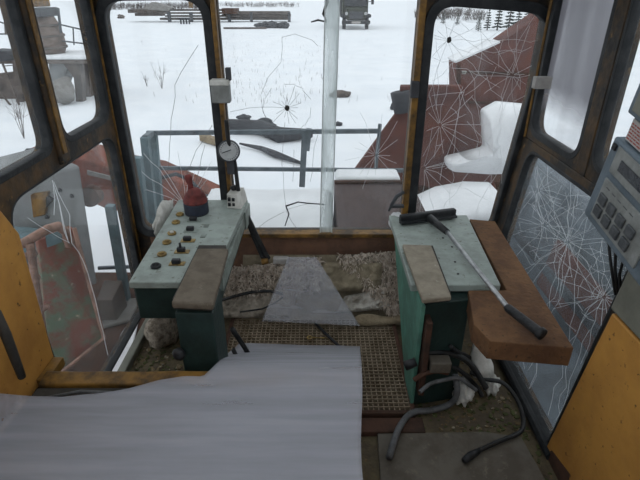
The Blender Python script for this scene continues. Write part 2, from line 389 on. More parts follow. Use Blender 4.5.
# the upright strip where the two centre sheets of glass meet
sp_ = MB(); A, B = at(333.5, -40, y=2.52), at(326, 233, y=2.52)
sp_.hexa([B+Vector((-.034,0,0)), B+Vector((.034,0,0)), B+Vector((.034,.012,0)), B+Vector((-.034,.012,0))],
         [A+Vector((-.034,0,0)), A+Vector((.034,0,0)), A+Vector((.034,.012,0)), A+Vector((-.034,.012,0))])
M['joint'] = glass('milky_strip', .45, dcol=(.62,.67,.67), scale=(20,20,3))
MB().bar(B+Vector((-.034,.0,0)), A+Vector((-.034,.0,0)), .006, .01, (0,1,0)).bar(B+Vector((.034,.0,0)), A+Vector((.034,.0,0)), .005, .01, (0,1,0)).build('strip_edge', M['alu'], W_fm)
sp_.build('joint_strip', M['joint'], W_fm)['label'] = 'upright grey strip joining two sheets of glass'
# latch plates on frame posts (structure children)
MB().box((.455,2.47,1.26),(.495,2.51,1.34)).build('latch', M['greydark'], W_fr, bevel=.004)
MB().box((.40,2.47,.66),(.47,2.50,.675)).build('latch', M['greydark'], W_fr, bevel=.002)
p = at(540, 82, y=2.40); MB().box(p-Vector((.03,.02,.03)), p+Vector((.05,.02,.025))).build('latch', M['paper'], W_r1, bevel=.004)

# cracks: thin ridges lying in the glass
def pane_pt(kind, px, py):
    if kind == 'f': return at(px, py, y=YF+.033)
    if kind == 'l': return at(px, py, x=XL-.027)
    # leaning right pane: solve by iteration
    z = .5
    for _ in range(8):
        q = at(px, py, x=lean(z)+.027); z = q.z
    return q
def crack_lines(kind, lines, r, m, parent, jit=1.6, seed=1, clip=None):
    rg = random.Random(seed); mb = MB()
    for ln in lines:
        pts = []
        for (a, b) in zip(ln, ln[1:]):
            L_ = math.hypot(b[0]-a[0], b[1]-a[1]); n = max(1, int(L_/11))
            for k in range(n):
                t = k/n; pts.append((a[0]+(b[0]-a[0])*t + rg.uniform(-jit, jit)*(1 if k else .2), a[1]+(b[1]-a[1])*t + rg.uniform(-jit, jit)*(1 if k else .2)))
        pts.append(ln[-1])
        seg = []
        for q in pts:
            if clip and not clip(*q):
                if len(seg) > 1: mb.tube([pane_pt(kind, *s_) for s_ in seg], r, 3, False)
                seg = []
            else: seg.append(q)
        if len(seg) > 1: mb.tube([pane_pt(kind, *s_) for s_ in seg], r, 3, False)
    return mb.build('crack', m, parent)
def star(cx, cy, n, r0, r1, seed, a0=0, a1=360, ring=()):
    rg = random.Random(seed); out = []; ang = []
    for k in range(n):
        a = R(a0 + (a1-a0)*(k + rg.uniform(-.35, .35))/n); L_ = rg.uniform(r0, r1); ang.append(a)
        out.append([(cx+math.cos(a)*2, cy+math.sin(a)*2), (cx+math.cos(a+.04)*L_*.5, cy+math.sin(a+.04)*L_*.5), (cx+math.cos(a)*L_, cy+math.sin(a)*L_)])
    for rr in ring:
        for k in range(n-1):
            if rg.random() < .6:
                out.append([(cx+math.cos(ang[k])*rr, cy+math.sin(ang[k])*rr), (cx+math.cos(ang[k+1])*rr*1.05, cy+math.sin(ang[k+1])*rr*1.05)])
    return out
def clip_fl(x, y): q = at(x, y, y=YF); return -1.02 < q.x < -.56 and .5 < q.z < 1.69
def clip_fm(x, y): q = at(x, y, y=YF); return -.485 < q.x < .46 and .49 < q.z < 1.9
def clip_fr(x, y): q = at(x, y, y=YF); return .55 < q.x < 1.0+.11*(q.z-.5)/1.15-.012 and .5 < q.z < 1.65
def clip_l3(x, y): q = at(x, y, x=XL); return 1.52 < q.y < 2.40 and .08 < q.z < 1.07
def clip_r3(x, y): q = pane_pt('r', x, y); return 1.43 < q.y < 2.37 and .05 < q.z < 1.0
crack_lines('f', [[(207,32),(190,58),(175,85),(171,120),(168,170),(158,200)], [(212,125),(196,150),(185,180),(170,210),(158,235)], [(205,145),(196,180),(188,205)], [(128,138),(140,142),(150,158)]], .0013, M['crackdark'], W_fl, seed=3, clip=clip_fl)
crack_lines('f', star(185,205,9,25,70,5,200,330), .0011, M['crack'], W_fl, seed=4, clip=clip_fl)
cl = star(287,108,16,8,27,7, ring=(24,)) + [[(282,37),(281,62),(268,78),(261,95),(263,112),(270,124)], [(282,37),(295,34),(312,40),(318,46)],
      [(230,112),(250,108),(262,107)], [(286,210),(310,203),(332,205)], [(286,211),(292,222),(299,231)], [(286,210),(284,190),(283,150),(285,122)], [(284,212),(268,220),(258,228)], [(310,182),(313,160),(318,135)], [(293,182),(294,150)]]
crack_lines('f', cl, .0010, M['crackdark'], W_fm, seed=6, clip=clip_fm)
crack_lines('f', star(376,155,13,18,48,9), .0008, M['crack'], W_fm, seed=8, clip=clip_fm)
c = at(287,108,y=YF+.03); MB().blob(c, (.012,.006,.014), 3, .4).build('impact_hole', M['dirtclod'], W_fm)
tw = MB().tube([at(*q, y=YF+.02) for q in ((285,226),(289,214),(286,206),(298,202),(306,203),(330,205))], [.003,.004,.006,.004,.004,.002], 5)
tw.tube([at(*q, y=YF+.02) for q in ((325,-14),(327,2),(323,14),(327,22))], [.008,.009,.006,.003], 5)
tw.tube([at(*q, y=YF+.02) for q in ((311,22),(318,20),(327,22))], [.003,.005,.003], 5)
tw.build('sealant_scrap', M['dirtclod'], W_fm)
cr = star(448,40,14,40,120,12, ring=(22,55)) + star(440,125,18,22,75,13, ring=(20,42)) + star(424,168,15,25,75,14) + star(503,162,13,15,60,15, ring=(15,)) + star(512,75,12,25,85,16,ring=(25,))
cr += [[(430,12),(478,22),(482,48),(478,75),(460,95),(455,130),(440,180)], [(452,68),(490,76),(530,75)], [(480,50),(520,52),(545,45)], [(535,15),(515,50),(505,85),(500,130),(490,190)], [(500,20),(515,55),(520,90)], [(425,90),(470,50),(500,30)], [(432,10),(440,60),(436,110)],
       [(465,90),(455,140),(450,205)], [(520,75),(500,120),(470,170),(440,215)], [(470,70),(478,110),(490,150),(503,162)]]
crack_lines('f', cr, .0009, M['crack'], W_fr, jit=2.6, seed=17, clip=clip_fr)
c = at(449,40,y=YF+.03); MB().blob(c, (.011,.006,.014), 5, .4).build('impact_hole', M['dirtclod'], W_fr)
crack_lines('l', [[(52,180),(60,205),(68,240)], [(54,182),(70,215),(72,243),(84,262),(100,320),(108,355)], [(55,190),(62,220),(69,243)], [(28,218),(50,232),(70,243)], [(53,180),(55,200),(54,215)]], .0012, M['crack'], W_l3, seed=19, clip=clip_l3)
rl = star(568,242,26,30,115,21, ring=(14,34,60)) + star(604,297,20,20,75,22, ring=(12,26,44)) + star(538,190,20,20,85,23, ring=(16,40)) + star(535,165,12,20,60,25) + star(545,225,14,15,60,26, ring=(25,))
rl += [[(545,155),(560,230),(545,330),(520,430)], [(570,170),(568,240),(540,340),(530,400)], [(590,200),(575,280),(560,420)], [(510,230),(530,265),(560,262)], [(575,245),(560,300),(528,370),(516,395)], [(535,300),(520,380)], [(600,290),(570,350),(552,400),(545,430)], [(590,330),(570,380),(556,420)]]
crack_lines('r', rl, .00055, M['crack'], W_r3, jit=3, seed=24, clip=clip_r3)

# door panels under the side rails
d1 = empty('door_1', (XL, 1.0, .4), kind='structure')
MB().prism([(XL-.01,1.50,.40),(XL-.01,.2,.40),(XL-.01,.2,1.085),(XL-.01,1.47,1.085),(XL-.01,1.525,.97)], (.016,0,0)).build('panel', M['orange'], d1, bevel=.006)
MB().tube([at(-4,312,x=XL+.06), at(6,335,x=XL+.07), at(14,356,x=XL+.06), at(22,377,x=XL+.05)], [.014,.016,.015,.013], 8).build('handle', M['armside'], d1, smooth=True)
MB().box((XL+.008,1.36,.40),(XL+.05,1.49,.44)).build('hinge_block', M['ochre'], d1, bevel=.004)
d2 = empty('door_2', (.95, 1.0, 0), kind='structure')
MB().prism([(.95,1.415,-.05),(.95,.2,-.05),(.95,.2,.80),(.95,1.285,.80)], (.03,0,0)).build('panel', M['orange'], d2, bevel=.006)
MB().prism([(.948,1.40,-.02),(.948,1.2,-.02),(.948,1.22,.10),(.948,1.36,.06)], (.002,0,0)).build('rust_patch', M['darkrust'], d2)

# ------------------------------------------------------------------ foreground: seat platform, beam, reflection sheet
pf = empty('seat_platform', (-.48, .95, 0), 'low dark seat platform with a rust brown top under the wide reflection sheet', 'platform')
MB().box((-1.045, .5, 0), (.11, 1.33, .40)).build('body', M['darkrust'], pf)
MB().prism([(-1.045,.5,.40),(.11,.5,.40),(.11,1.33,.40),(-1.045,1.33,.40)], (0,0,.035)).build('top_mat', M['armside'], pf, bevel=.01)
bmw = MB(); N_ = 24
for i in range(N_):
    xa, xb = -1.04 + (1.15*i)/N_, -1.04 + (1.15*(i+1))/N_
ba = []
for i in range(N_+1):
    x = -1.04 + 1.15*i/N_; e = .012*noise.noise(Vector((x*5, 0, 1)))
    ba.append([bmw.bm.verts.new(Vector(q)) for q in ((x,1.335,.30),(x,1.335,.445+e),(x,1.40,.45+e),(x,1.405,.30))])
for a_, b_ in zip(ba, ba[1:]):
    for k in range(4): bmw.bm.faces.new((a_[k], a_[(k+1)%4], b_[(k+1)%4], b_[k]))
bmw.bm.faces.new(ba[0]); bmw.bm.faces.new(ba[-1][::-1])
tag(bmw.build('wooden_beam', M['ochre'], bevel=.006), 'ochre stained wooden beam lying across the front of the platform at lower left', 'beam')
tag(MB().tube([(-1.0,1.25,.452),(-.86,1.29,.452),(-.7,1.28,.452),(-.55,1.30,.452),(-.45,1.315,.452)], .006, 6).build('thin_cable', M['greyhose'], smooth=True),
    'thin grey cable lying on the dark platform top behind the ochre beam', 'cable')

def profile(y):
    if y > 2.0: return .055
    if y > 1.42: return .055 + (.475-.055)*(2.0-y)/(.58)
    return .475
def on_profile(px, py):
    d = ray(px, py); t = .3
    for _ in range(4000):
        q = EYE + d*t
        if q.z <= profile(q.y) or q.x < -1.035: break
        t += .001
    return q
top_curve = [(-40,390),(0,393),(30,396),(60,397),(100,393),(130,388),(160,380),(185,376),(203,377),(214,366),(228,353),(240,343),(270,344),(300,345),(330,345.5),(360,346)]
def curve_y(x):
    for (a, b) in zip(top_curve, top_curve[1:]):
        if a[0] <= x <= b[0]: return a[1] + (b[1]-a[1])*(x-a[0])/(b[0]-a[0])
    return top_curve[-1][1]
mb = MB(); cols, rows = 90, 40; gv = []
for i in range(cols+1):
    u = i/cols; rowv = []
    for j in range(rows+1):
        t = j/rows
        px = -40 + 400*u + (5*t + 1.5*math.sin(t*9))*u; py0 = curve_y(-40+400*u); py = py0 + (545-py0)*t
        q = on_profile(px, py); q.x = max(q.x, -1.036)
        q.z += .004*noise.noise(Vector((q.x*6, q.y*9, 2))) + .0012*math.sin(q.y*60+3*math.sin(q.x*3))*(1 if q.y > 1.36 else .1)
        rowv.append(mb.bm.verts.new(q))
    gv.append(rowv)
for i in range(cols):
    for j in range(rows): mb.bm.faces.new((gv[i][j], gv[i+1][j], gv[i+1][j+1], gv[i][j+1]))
o = tag(mb.build('reflection_sheet', M['glassreflection'], smooth=True), 'added wide grey sheet standing for a glass reflection over the foreground platform and grating', 'reflection sheet')  # added sheet: a reflection in glass, put into its shape and colour
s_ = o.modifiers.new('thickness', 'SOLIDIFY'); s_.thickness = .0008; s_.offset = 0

# ------------------------------------------------------------------ floor things
# grating
gx0, gx1, gy0, gy1 = -.50, .415, 1.60, 2.34
gr = empty('floor_grating', (0, 1.97, .0), 'rusty steel mesh grating set in the floor between the two consoles', 'grating')
mb = MB(); nx, ny = 38, 31
for i in range(nx+1):
    x = gx0 + (gx1-gx0)*i/nx; mb.box((x-.0026, gy0, .008), (x+.0026, gy1, .026))
for j in range(ny+1):
    y = gy0 + (gy1-gy0)*j/ny; mb.box((gx0, y-.0026, .010), (gx1, y+.0026, .030))
mb.build('mesh_bars', M['grate'], gr)
mb = MB().box((gx0-.02, gy0-.02, .0), (gx1+.02, gy0, .034)).box((gx0-.02, gy1, 0), (gx1+.02, gy1+.02, .034)).box((gx0-.02, gy0, 0), (gx0, gy1, .034)).box((gx1, gy0, 0), (gx1+.02, gy1, .034))
mb.build('rim', M['darkrust'], gr, bevel=.002)
tag(MB().box((.13,1.48,0),(.46,1.56,.03)).build('rust_strip', M['darkrust'], bevel=.004), 'dark rusty steel strip on the floor at the near edge of the grating', 'steel strip')
tag(MB().prism([(.23,1.13,.002),(.90,1.13,.002),(.87,1.46,.002),(.72,1.49,.002),(.25,1.48,.002)], (0,0,.02)).build('floor_plate', M['plate'], bevel=.004), 'worn grey steel plate lying on the floor at lower right', 'plate')
k = MB(); a, b = at(312,337.5,z=.045), at(327,338,z=.045)
k.tube([a,b], .0035, 6); rg = [b + Vector((.014+.014*math.cos(t*math.pi/5), .014*math.sin(t*math.pi/5), 0)) for t in range(11)]
k2 = MB().tube([a+(a-b)*.02, b], .004, 6); k.bm.free()
rg = [a + Vector((-.013+.013*math.cos(t*math.pi/5), .013*math.sin(t*math.pi/5), 0)) for t in range(11)]
k2.tube(rg, .004, 6, False)
tag(k2.build('key', M['brass'], smooth=True), 'small pale brass key lying on the mesh grating', 'key')
tag(MB().tube([at(314,322,z=.04), at(326,334,z=.04), at(340,347,z=.04)], .008, 6).build('metal_rod', M['black'], smooth=True), 'short black rod lying aslant on the mesh grating beside the key', 'rod')

# ------------------------------------------------------------------ rag pile against the front wall
def on_slope(px, py, off=0):
    d = ray(px, py); y0, z0, s = 2.27, .035, 1.46
    nx_ = Vector((0, -s, 1)).normalized(); p0 = Vector((0, y0, z0)) + nx_*off
    t = (p0-EYE).dot(nx_)/d.dot(nx_)
    return EYE + d*t
NS = Vector((0, -1.46, 1)).normalized()
def lump(quad, thick, amp, freq, seed, n=40, m_=24, rag=.0):
    """cushiony patch: quad is near-left, near-right, far-right, far-left in the photograph"""
    mb = MB(); top = []; bot = []
    q = [on_slope(*p) for p in quad]
    for i in range(n+1):
        ra, rb = [], []
        for j in range(m_+1):
            u, v = i/n, j/m_
            P = (q[0]*(1-u)+q[1]*u)*(1-v) + (q[3]*(1-u)+q[2]*u)*v
            e = min(1, 5*min(u, 1-u, v, 1-v)); e = math.sqrt(max(0, 1-(1-e)**2))
            w1 = Vector((P.x*freq, P.y*freq, P.z*freq + seed*5.1))
            h = thick*e*(1 + .5*noise.noise(w1)) + amp*e*noise.fractal(w1*2.4, 1, 2, 4)
            side = Vector((noise.noise(w1*1.3+Vector((9,0,0))), 0, 0))*rag*(1.2-e)
            ra.append(mb.bm.verts.new(P + NS*(h+.002) + side)); rb.append(mb.bm.verts.new(P + side))
        top.append(ra); bot.append(rb)
    for i in range(n):
        for j in range(m_):
            mb.bm.faces.new((top[i][j], top[i+1][j], top[i+1][j+1], top[i][j+1]))
            mb.bm.faces.new((bot[i][j], bot[i][j+1], bot[i+1][j+1], bot[i+1][j]))
    for i in range(n):
        for j in (0, m_): mb.bm.faces.new((top[i][j], bot[i][j], bot[i+1][j], top[i+1][j]))
    for j in range(m_):
        for i in (0, n): mb.bm.faces.new((top[i][j], top[i][j+1], bot[i][j+1], bot[i][j]))
    return mb, q, thick
def strands(q, thick, count, seed, L0, L1, parent, m, bias=(0,0,0), ur=(0,1), vr=(0,1)):
    rg = random.Random(seed); mb = MB()
    for _ in range(count):
        u, v = rg.uniform(*ur), rg.uniform(*vr)
        P = (q[0]*(1-u)+q[1]*u)*(1-v) + (q[3]*(1-u)+q[2]*u)*v + NS*thick*.8
        d = Vector((rg.gauss(0,.6), rg.gauss(-.3,.4), rg.gauss(0,.5))) + Vector(bias) + NS*.5; d.normalize(); L_ = rg.uniform(L0, L1)
        s1 = d.cross(NS); s1 = (s1.normalized() if s1.length > 1e-4 else Vector((1,0,0)))*rg.uniform(.0025,.0055)
        mid = P + d*L_*.6; e = P + d*L_ + Vector((0,-.004,-.01))
        vs = [mb.bm.verts.new(x) for x in (P-s1, P+s1, mid+s1*.8, e, mid-s1*.8)]
        mb.bm.faces.new(vs)
    o = mb.build('pile', m, parent); o['kind'] = 'stuff'; return o
# packed ramp under everything
tag(MB().prism([(-.46,2.28,.0),(-.46,2.515,.0),(-.46,2.515,.34)], (.96,0,0)).build('packed_bedding', M['olive']), 'packed dark bedding heaped against the front panel beneath the rags', 'bedding')
mb, q, th = lump([(222,294),(318,292),(322,258),(232,268)], .04, .018, 9, 1)
rug = tag(mb.build('shaggy_rug', M['shaggy'], smooth=True), 'grey shaggy rug heaped along the left of the front panel', 'rug')
strands(q, th, 1500, 2, .025, .055, rug, M['strand'])
mb, q, th = lump([(392,312),(414,306),(409,250),(335,256)], .045, .02, 9, 2)
rug2 = tag(mb.build('shaggy_rug', M['shaggy'], smooth=True), 'shaggy rug with long pale fringe hanging beside the right console', 'rug')
strands(q, th, 1900, 3, .03, .065, rug2, M['strand'], bias=(-.2,-.2,-.35))
mb, q, th = lump([(318,294),(382,290),(384,262),(322,262)], .062, .03, 7, 4)
tag(mb.build('padded_cloth', M['olive'], smooth=True), 'dark olive padded cloth bunched up in the middle of the rag pile', 'cloth')
mb, q, th = lump([(335,314),(398,308),(392,287),(345,296)], .05, .03, 12, 5)
tag(mb.build('batting', M['batting'], smooth=True), 'pale torn batting spilling below the olive padded cloth', 'batting')
mb, q, th = lump([(212,318),(290,318),(300,286),(216,292)], .022, .02, 13, 6)
tag(mb.build('dirty_cloth', M['greycloth'], smooth=True), 'flat dirty grey cloth with white scraps in front of the left rug', 'cloth')
rp = []; rr = []
for i in range(15):
    u = i/14; px = 355 + 58*u; py = 320 - 2*u
    p_ = on_slope(px, py, .03); rp.append(p_ + Vector((0, -.012, .006*math.sin(u*9)))); rr.append((.030+.006*math.sin(u*7))*(1 if 0 < i < 14 else .75))
tag(MB().tube(rp, rr, 14).build('rolled_cloth', M['tan'], smooth=True), 'tan cloth rolled into a sausage at the far edge of the grating', 'rolled cloth')
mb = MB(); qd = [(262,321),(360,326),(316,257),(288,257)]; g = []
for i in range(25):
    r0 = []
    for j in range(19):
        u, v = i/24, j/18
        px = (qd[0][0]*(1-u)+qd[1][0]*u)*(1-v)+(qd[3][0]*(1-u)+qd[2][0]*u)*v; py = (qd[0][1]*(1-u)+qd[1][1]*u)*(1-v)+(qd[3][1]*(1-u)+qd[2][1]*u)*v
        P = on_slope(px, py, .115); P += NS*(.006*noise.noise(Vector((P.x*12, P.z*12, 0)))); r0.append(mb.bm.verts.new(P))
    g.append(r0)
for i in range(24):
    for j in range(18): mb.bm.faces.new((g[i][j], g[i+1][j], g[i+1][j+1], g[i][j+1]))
o = tag(mb.build('reflection_sheet', M['glassreflection2'], smooth=True), 'added tapering sheet standing for a glass reflection over the rag pile', 'reflection sheet')  # second added sheet, painting the pale glass reflection over the rags
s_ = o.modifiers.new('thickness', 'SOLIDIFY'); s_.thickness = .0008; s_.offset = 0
tag(MB().tube([on_slope(*q_, .06) for q_ in ((216,302),(235,296),(252,292),(270,291),(283,294))], .009, 8).build('rubber_hose', M['blackhose'], smooth=True), 'black rubber hose lying across the dirty grey cloth', 'hose')
tag(MB().tube([on_slope(*q_, .07) for q_ in ((283,297),(275,303),(262,309),(240,312))], .005, 6).build('thin_wire', M['blackhose'], smooth=True), 'thin dark wire trailing over the dirty grey cloth below the black hose', 'wire')

# ------------------------------------------------------------------ left console
CZ = .70
lc = empty('control_console', (-.6, 2.0, 0), 'grey green left console with brass buttons, black switches and a red joystick', 'control console')
MB().prism([(-.755,1.645,CZ-.19),(-.435,1.645,CZ-.19),(-.435,2.50,CZ-.19),(-.785,2.50,CZ-.19)], (0,0,.165)).build('body', M['teal'], lc, bevel=.006)
MB().prism([(-.765,1.63,CZ-.03),(-.50,1.63,CZ-.03),(-.435,1.70,CZ-.03),(-.405,2.50,CZ-.03),(-.795,2.50,CZ-.03)], (0,0,.03)).build('top_panel', M['sage'], lc, bevel=.004)
MB().prism([(-.535,1.45,0),(-.395,1.45,0),(-.395,1.62,0),(-.535,1.62,0)], (0,0,CZ-.02)).build('pedestal', M['teal'], lc, bevel=.006)
MB().prism([(-.434,1.75,.58),(-.415,1.75,.58),(-.407,2.48,.60),(-.434,2.48,.60)], (0,0,CZ-.63)).build('side_plate', M['sagelip'], lc, bevel=.002)
arm = MB().prism([at(172,309,z=CZ+.02), at(214,311,z=CZ+.02), at(229,254,z=CZ+.02), at(198,254,z=CZ+.02)], (0,0,.03)).build('armrest', M['arm'], lc, bevel=.010, seg=3)
MB().prism([at(174,309,z=CZ-.02), at(212,311,z=CZ-.02), at(227,254,z=CZ-.02), at(200,254,z=CZ-.02)], (0,0,.045)).build('armrest_base', M['armside'], lc)
kn = at(181,352,y=1.447); MB().lathe([(.012,0),(.024,.006),(.026,.02),(.018,.03),(.006,.033)], kn, (-.3,-1,.1), 16).build('knob', M['black'], lc, smooth=True)
for (px, py) in ((180,215),(176,223),(172,234),(167,243),(162,255)):
    p = at(px, py, z=CZ); b_ = MB().lathe([(.020,0),(.021,.008),(.016,.012),(.012,.008),(.011,.004)], p, (0,0,1), 20).build('push_button', M['brass'], lc, smooth=True)
    MB().lathe([(.009,.004),(.0095,.014),(.004,.017)], p, (0,0,1), 14).build('button_cap', M['whiteplastic' if px == 172 else 'brass'], b_, smooth=True)
p = at(156,267,z=CZ); b_ = MB().lathe([(.021,0),(.022,.008),(.016,.014),(.012,.008),(.011,.004)], p, (0,0,1), 20).build('push_button', M['black'], lc, smooth=True); b_['label'] = 'black push button nearest the seat'
for (px, py) in ((193,221),(190,231),(187,241),(181,252),(176,264)):
    p = at(px, py, z=CZ)
    t = MB().box(p+Vector((-.028,-.016,0)), p+Vector((.038,.016,.004))).build('switch_plate', M['brass' if py > 240 else 'sagelip'], lc, bevel=.001)
    MB().box(p+Vector((-.016,-.011,.004)), p+Vector((.020,.011,.024))).build('rocker_switch', M['black'], t, bevel=.004)
    if py == 252: MB().lathe([(.006,.02),(.005,.045),(.002,.047)], p, (0,0,1), 10).build('toggle', M['black'], t, smooth=True)
for (px, py) in ((206,226),(203,236),(199,246),(195,258),(190,268)):
    p = at(px, py, z=CZ); MB().box(p+Vector((-.010,-.018,0)), p+Vector((.014,.018,.003))).build('name_strip', M['sagelip'], lc, bevel=.001)
# joystick with boot
jb = at(197,213,z=CZ)
j = MB().lathe([(.060,0),(.063,.012),(.063,.062),(.052,.07)], jb, (0,0,1), 28).build('joystick', M['navy'], lc, smooth=False, bevel=.004)
j['label'] = 'joystick on a dark navy base'
prof = [(.060,.064)]
for i in range(4): prof += [(.064-.005*i, .074+.012*i), (.056-.007*i, .080+.012*i)]
prof += [(.034,.128),(.024,.136),(.018,.138)]
MB().lathe(prof, jb, (0,0,1), 28).build('rubber_boot', M['redrubber'], j, smooth=True)['label'] = 'faded red ribbed rubber boot'
MB().lathe([(.015,.132),(.013,.16),(.017,.172),(.020,.195),(.017,.205),(.008,.209)], jb, (-.14,.1,1), 16).build('knob', M['redrubber'], j, smooth=True)
# white socket bracket at far right corner of the console
sb = MB().hexa([at(217,208,z=CZ+.001)+Vector((0,dy,0)) if False else v_ for v_ in [(-.50,2.38,CZ),(-.42,2.36,CZ),(-.405,2.50,CZ),(-.485,2.50,CZ)]], [(-.50,2.40,CZ+.075),(-.44,2.38,CZ+.075),(-.42,2.50,CZ+.075),(-.485,2.50,CZ+.075)]).build('socket_bracket', M['whiteplastic'], lc, bevel=.005)
for dx, dz in ((-.485,.05),(-.462,.05),(-.485,.022),(-.462,.022)):
    MB().box((dx-.007,2.372,CZ+dz-.008),(dx+.007,2.392,CZ+dz+.008)).build('socket_hole', M['black'], sb)
MB().prism([(-.44,2.37,CZ-.10),(-.40,2.36,CZ-.12),(-.395,2.5,CZ-.12),(-.44,2.5,CZ-.10)], (0,0,.10)).build('bracket_arm', M['sagelip'], lc, bevel=.003)
# paper scrap behind the console
tag(MB().blob((-.825,2.32,CZ-.03), (.022,.17,.075), 4, .5).build('paper_scrap', M['whiteplastic'], smooth=True), 'crumpled white scrap wedged between left console and left front pane', 'scrap')
# bits under console
tag(MB().blob((-.86,2.13,.10), (.08,.14,.11), 9, .35, 2.2).build('sack', M['shaggy'], smooth=True), 'lumpy grey brown sack standing under the left console', 'sack')
tag(MB().tube([(-.39,1.72,.40),(-.36,1.78,.26),(-.33,1.83,.12),(-.30,1.86,.03),(-.26,1.88,.02)], .012, 8).build('rubber_hose', M['blackhose'], smooth=True), 'black hose drooping to the floor on the right of the left console pedestal', 'hose')
tag(MB().tube([(-.39,1.70,.30),(-.36,1.72,.16),(-.345,1.74,.06),(-.33,1.76,.014)], .010, 8).build('rubber_hose', M['blackhose'], smooth=True), 'second black hose hanging close beside the left pedestal, lower and steeper', 'hose')

# ------------------------------------------------------------------ right console, board, squeegee
RZ = .615
rc = empty('control_console', (.6, 2.05, 0), 'bare grey green right console with a brown armrest and green pedestal', 'control console')
MB().prism([(.435,1.66,0),(.64,1.70,0),(.64,1.9,0),(.435,1.9,0)], (0,0,RZ-.045)).build('pedestal', M['teal'], rc, bevel=.005)
MB().prism([(.418,1.64,0),(.418,1.63,RZ-.03),(.418,2.46,RZ-.03),(.418,2.40,RZ-.12),(.418,1.76,0)], (.016,0,0)).build('side_plate', M['tealbright'], rc, bevel=.003)['label'] = 'bright green side plate'
MB().prism([(.39,1.745,RZ-.035),(.775,1.745,RZ-.035),(.83,2.48,RZ-.035),(.39,2.48,RZ-.035)], (0,0,.035)).build('top_panel', M['sage'], rc, bevel=.005)
MB().prism([(.44,1.76,RZ-.16),(.74,1.80,RZ-.16),(.74,2.44,RZ-.16),(.44,2.44,RZ-.16)], (0,0,.12)).build('body', M['teal'], rc)
MB().prism([at(422,304,z=RZ+.015), at(451,301,z=RZ+.015), at(431,249,z=RZ+.015), at(402,248,z=RZ+.015)], (0,0,.022)).build('armrest', M['armtan'], rc, bevel=.006, seg=3)
MB().prism([at(424,304,z=RZ-.02), at(450,301,z=RZ-.02), at(432,252,z=RZ-.02), at(404,252,z=RZ-.02)], (0,0,.036)).build('armrest_base', M['armside'], rc)
MB().prism([(.44,1.60,.12),(.465,1.60,.12),(.465,1.70,.12),(.44,1.70,.12)], (0,0,.40)).build('bracket', M['darkrust'], rc, bevel=.003)
for px, py in ((452,247),(455,262),(458,274),(443,238),(440,268)):
    p = at(px, py, z=RZ); MB().lathe([(.006,0),(.005,.003)], p, (0,0,1), 8).build('screw', M['black'], rc)
poly = [(q_.x, q_.y) for q_ in (at(*c_, z=RZ-.02) for c_ in ((490,341),(574,348),(495,221)))] + [(.845,2.47),(.80,1.735),(.635,1.735)] + [(q_.x, q_.y) for q_ in (at(474,324,z=RZ-.02),)]
tag(MB().prism([(x, y, RZ-.105) for x, y in poly], (0,0,.085)).build('wooden_board', M['board'], bevel=.004), 'thick rust brown chipboard shelf along the right of the right console', 'board')
sq = empty('squeegee', at(428,218,z=RZ), 'black squeegee with a silver handle and black grip lying across right console', 'squeegee')
a = at(430,218,z=RZ+.035); a2 = at(447,232,z=RZ+.035); b2 = at(508,308,z=RZ+.03); c2 = at(543,335,z=RZ+.012)
h0, h1 = at(400,219,z=RZ+.03), at(455,212,z=RZ+.03)
MB().bar(h0, h1, .035, .045).build('head', M['black'], sq, bevel=.008)
hd = (h1-h0).normalized(); MB().bar(h0+Vector((0,-.025,-.012)), h1+Vector((0,-.025,-.012)), .03, .012).build('blade', M['gasket'], sq)
MB().tube([a, a2], [.022,.016], 12).build('neck', M['black'], sq, smooth=True)
MB().tube([a2, b2], .0105, 14).build('handle', M['steel'], sq, smooth=True)
MB().tube([b2-(c2-b2)*.06, b2, b2+(c2-b2)*.88, b2+(c2-b2)*.9, c2], [.0125,.017,.019,.024,.023], 14).build('grip', M['black'], sq, smooth=True)

# cables and white plastic by the right pedestal
def hose(name, pts, r, m, label, cat='hose'):
    P = [Vector(p) for p in pts]; out = []
    for i in range(len(P)-1):
        p0, p1, p2, p3 = P[max(i-1,0)], P[i], P[i+1], P[min(i+2,len(P)-1)]
        for k in range(6):
            t = k/6; out.append(.5*((2*p1)+(p2-p0)*t+(2*p0-5*p1+4*p2-p3)*t*t+(3*p1-p0-3*p2+p3)*t**3))
    out.append(P[-1])
    return tag(MB().tube(out, r, 10).build(name, m, smooth=True), label, cat)
hose('rubber_hose', [at(455,374,z=.20), at(457,392,z=.14), at(450,404,z=.05), at(432,410,z=.035), at(412,413,z=.035), at(399,428,z=.05), at(389,458,z=.045)], .014, M['greyhose'], 'thick grey hose curling from the right pedestal down onto the floor')
hose('rubber_hose', [at(470,372,z=.16), at(486,379,z=.15), at(503,383,z=.13), at(516,398,z=.09), at(523,418,z=.05), at(520,432,z=.045), at(500,441,z=.045), at(478,451,z=.045)], .010, M['blackhose'], 'long black cable looping over the floor to a loose plug at lower right', 'cable')
tag(MB().tube([at(480,450,z=.045), at(470,456,z=.045), at(464,461,z=.045)], [.010,.017,.013], 10).build('cable_plug', M['black'], smooth=True), 'black plug at the loose end of the long cable on the floor plate', 'plug')
hose('rubber_hose', [at(413,362,z=.27), at(425,354,z=.30), at(442,353,z=.30), at(458,356,z=.28), at(472,366,z=.22), at(486,388,z=.12)], .014, M['blackhose'], 'black cable arching across the front of the right green pedestal', 'cable')
hose('rubber_hose', [at(414,380,z=.22), at(424,374,z=.25), at(436,371,z=.25), at(448,373,z=.24)], .011, M['darkrust'], 'short rusty pipe elbow on the front of the right pedestal', 'pipe')
tag(MB().box(at(440,366,y=1.61)-Vector((.045,.02,.025)), at(440,366,y=1.61)+Vector((.045,.04,.03))).build('junction_box', M['plate'], bevel=.006), 'small grey clamp box amid the cables on the right pedestal', 'box')
tag(MB().tube([at(405,366,y=1.60), at(416,362,y=1.60)], [.022,.018], 10).build('valve', M['black'], smooth=True), 'small black valve at the left end of the arching cable', 'valve')
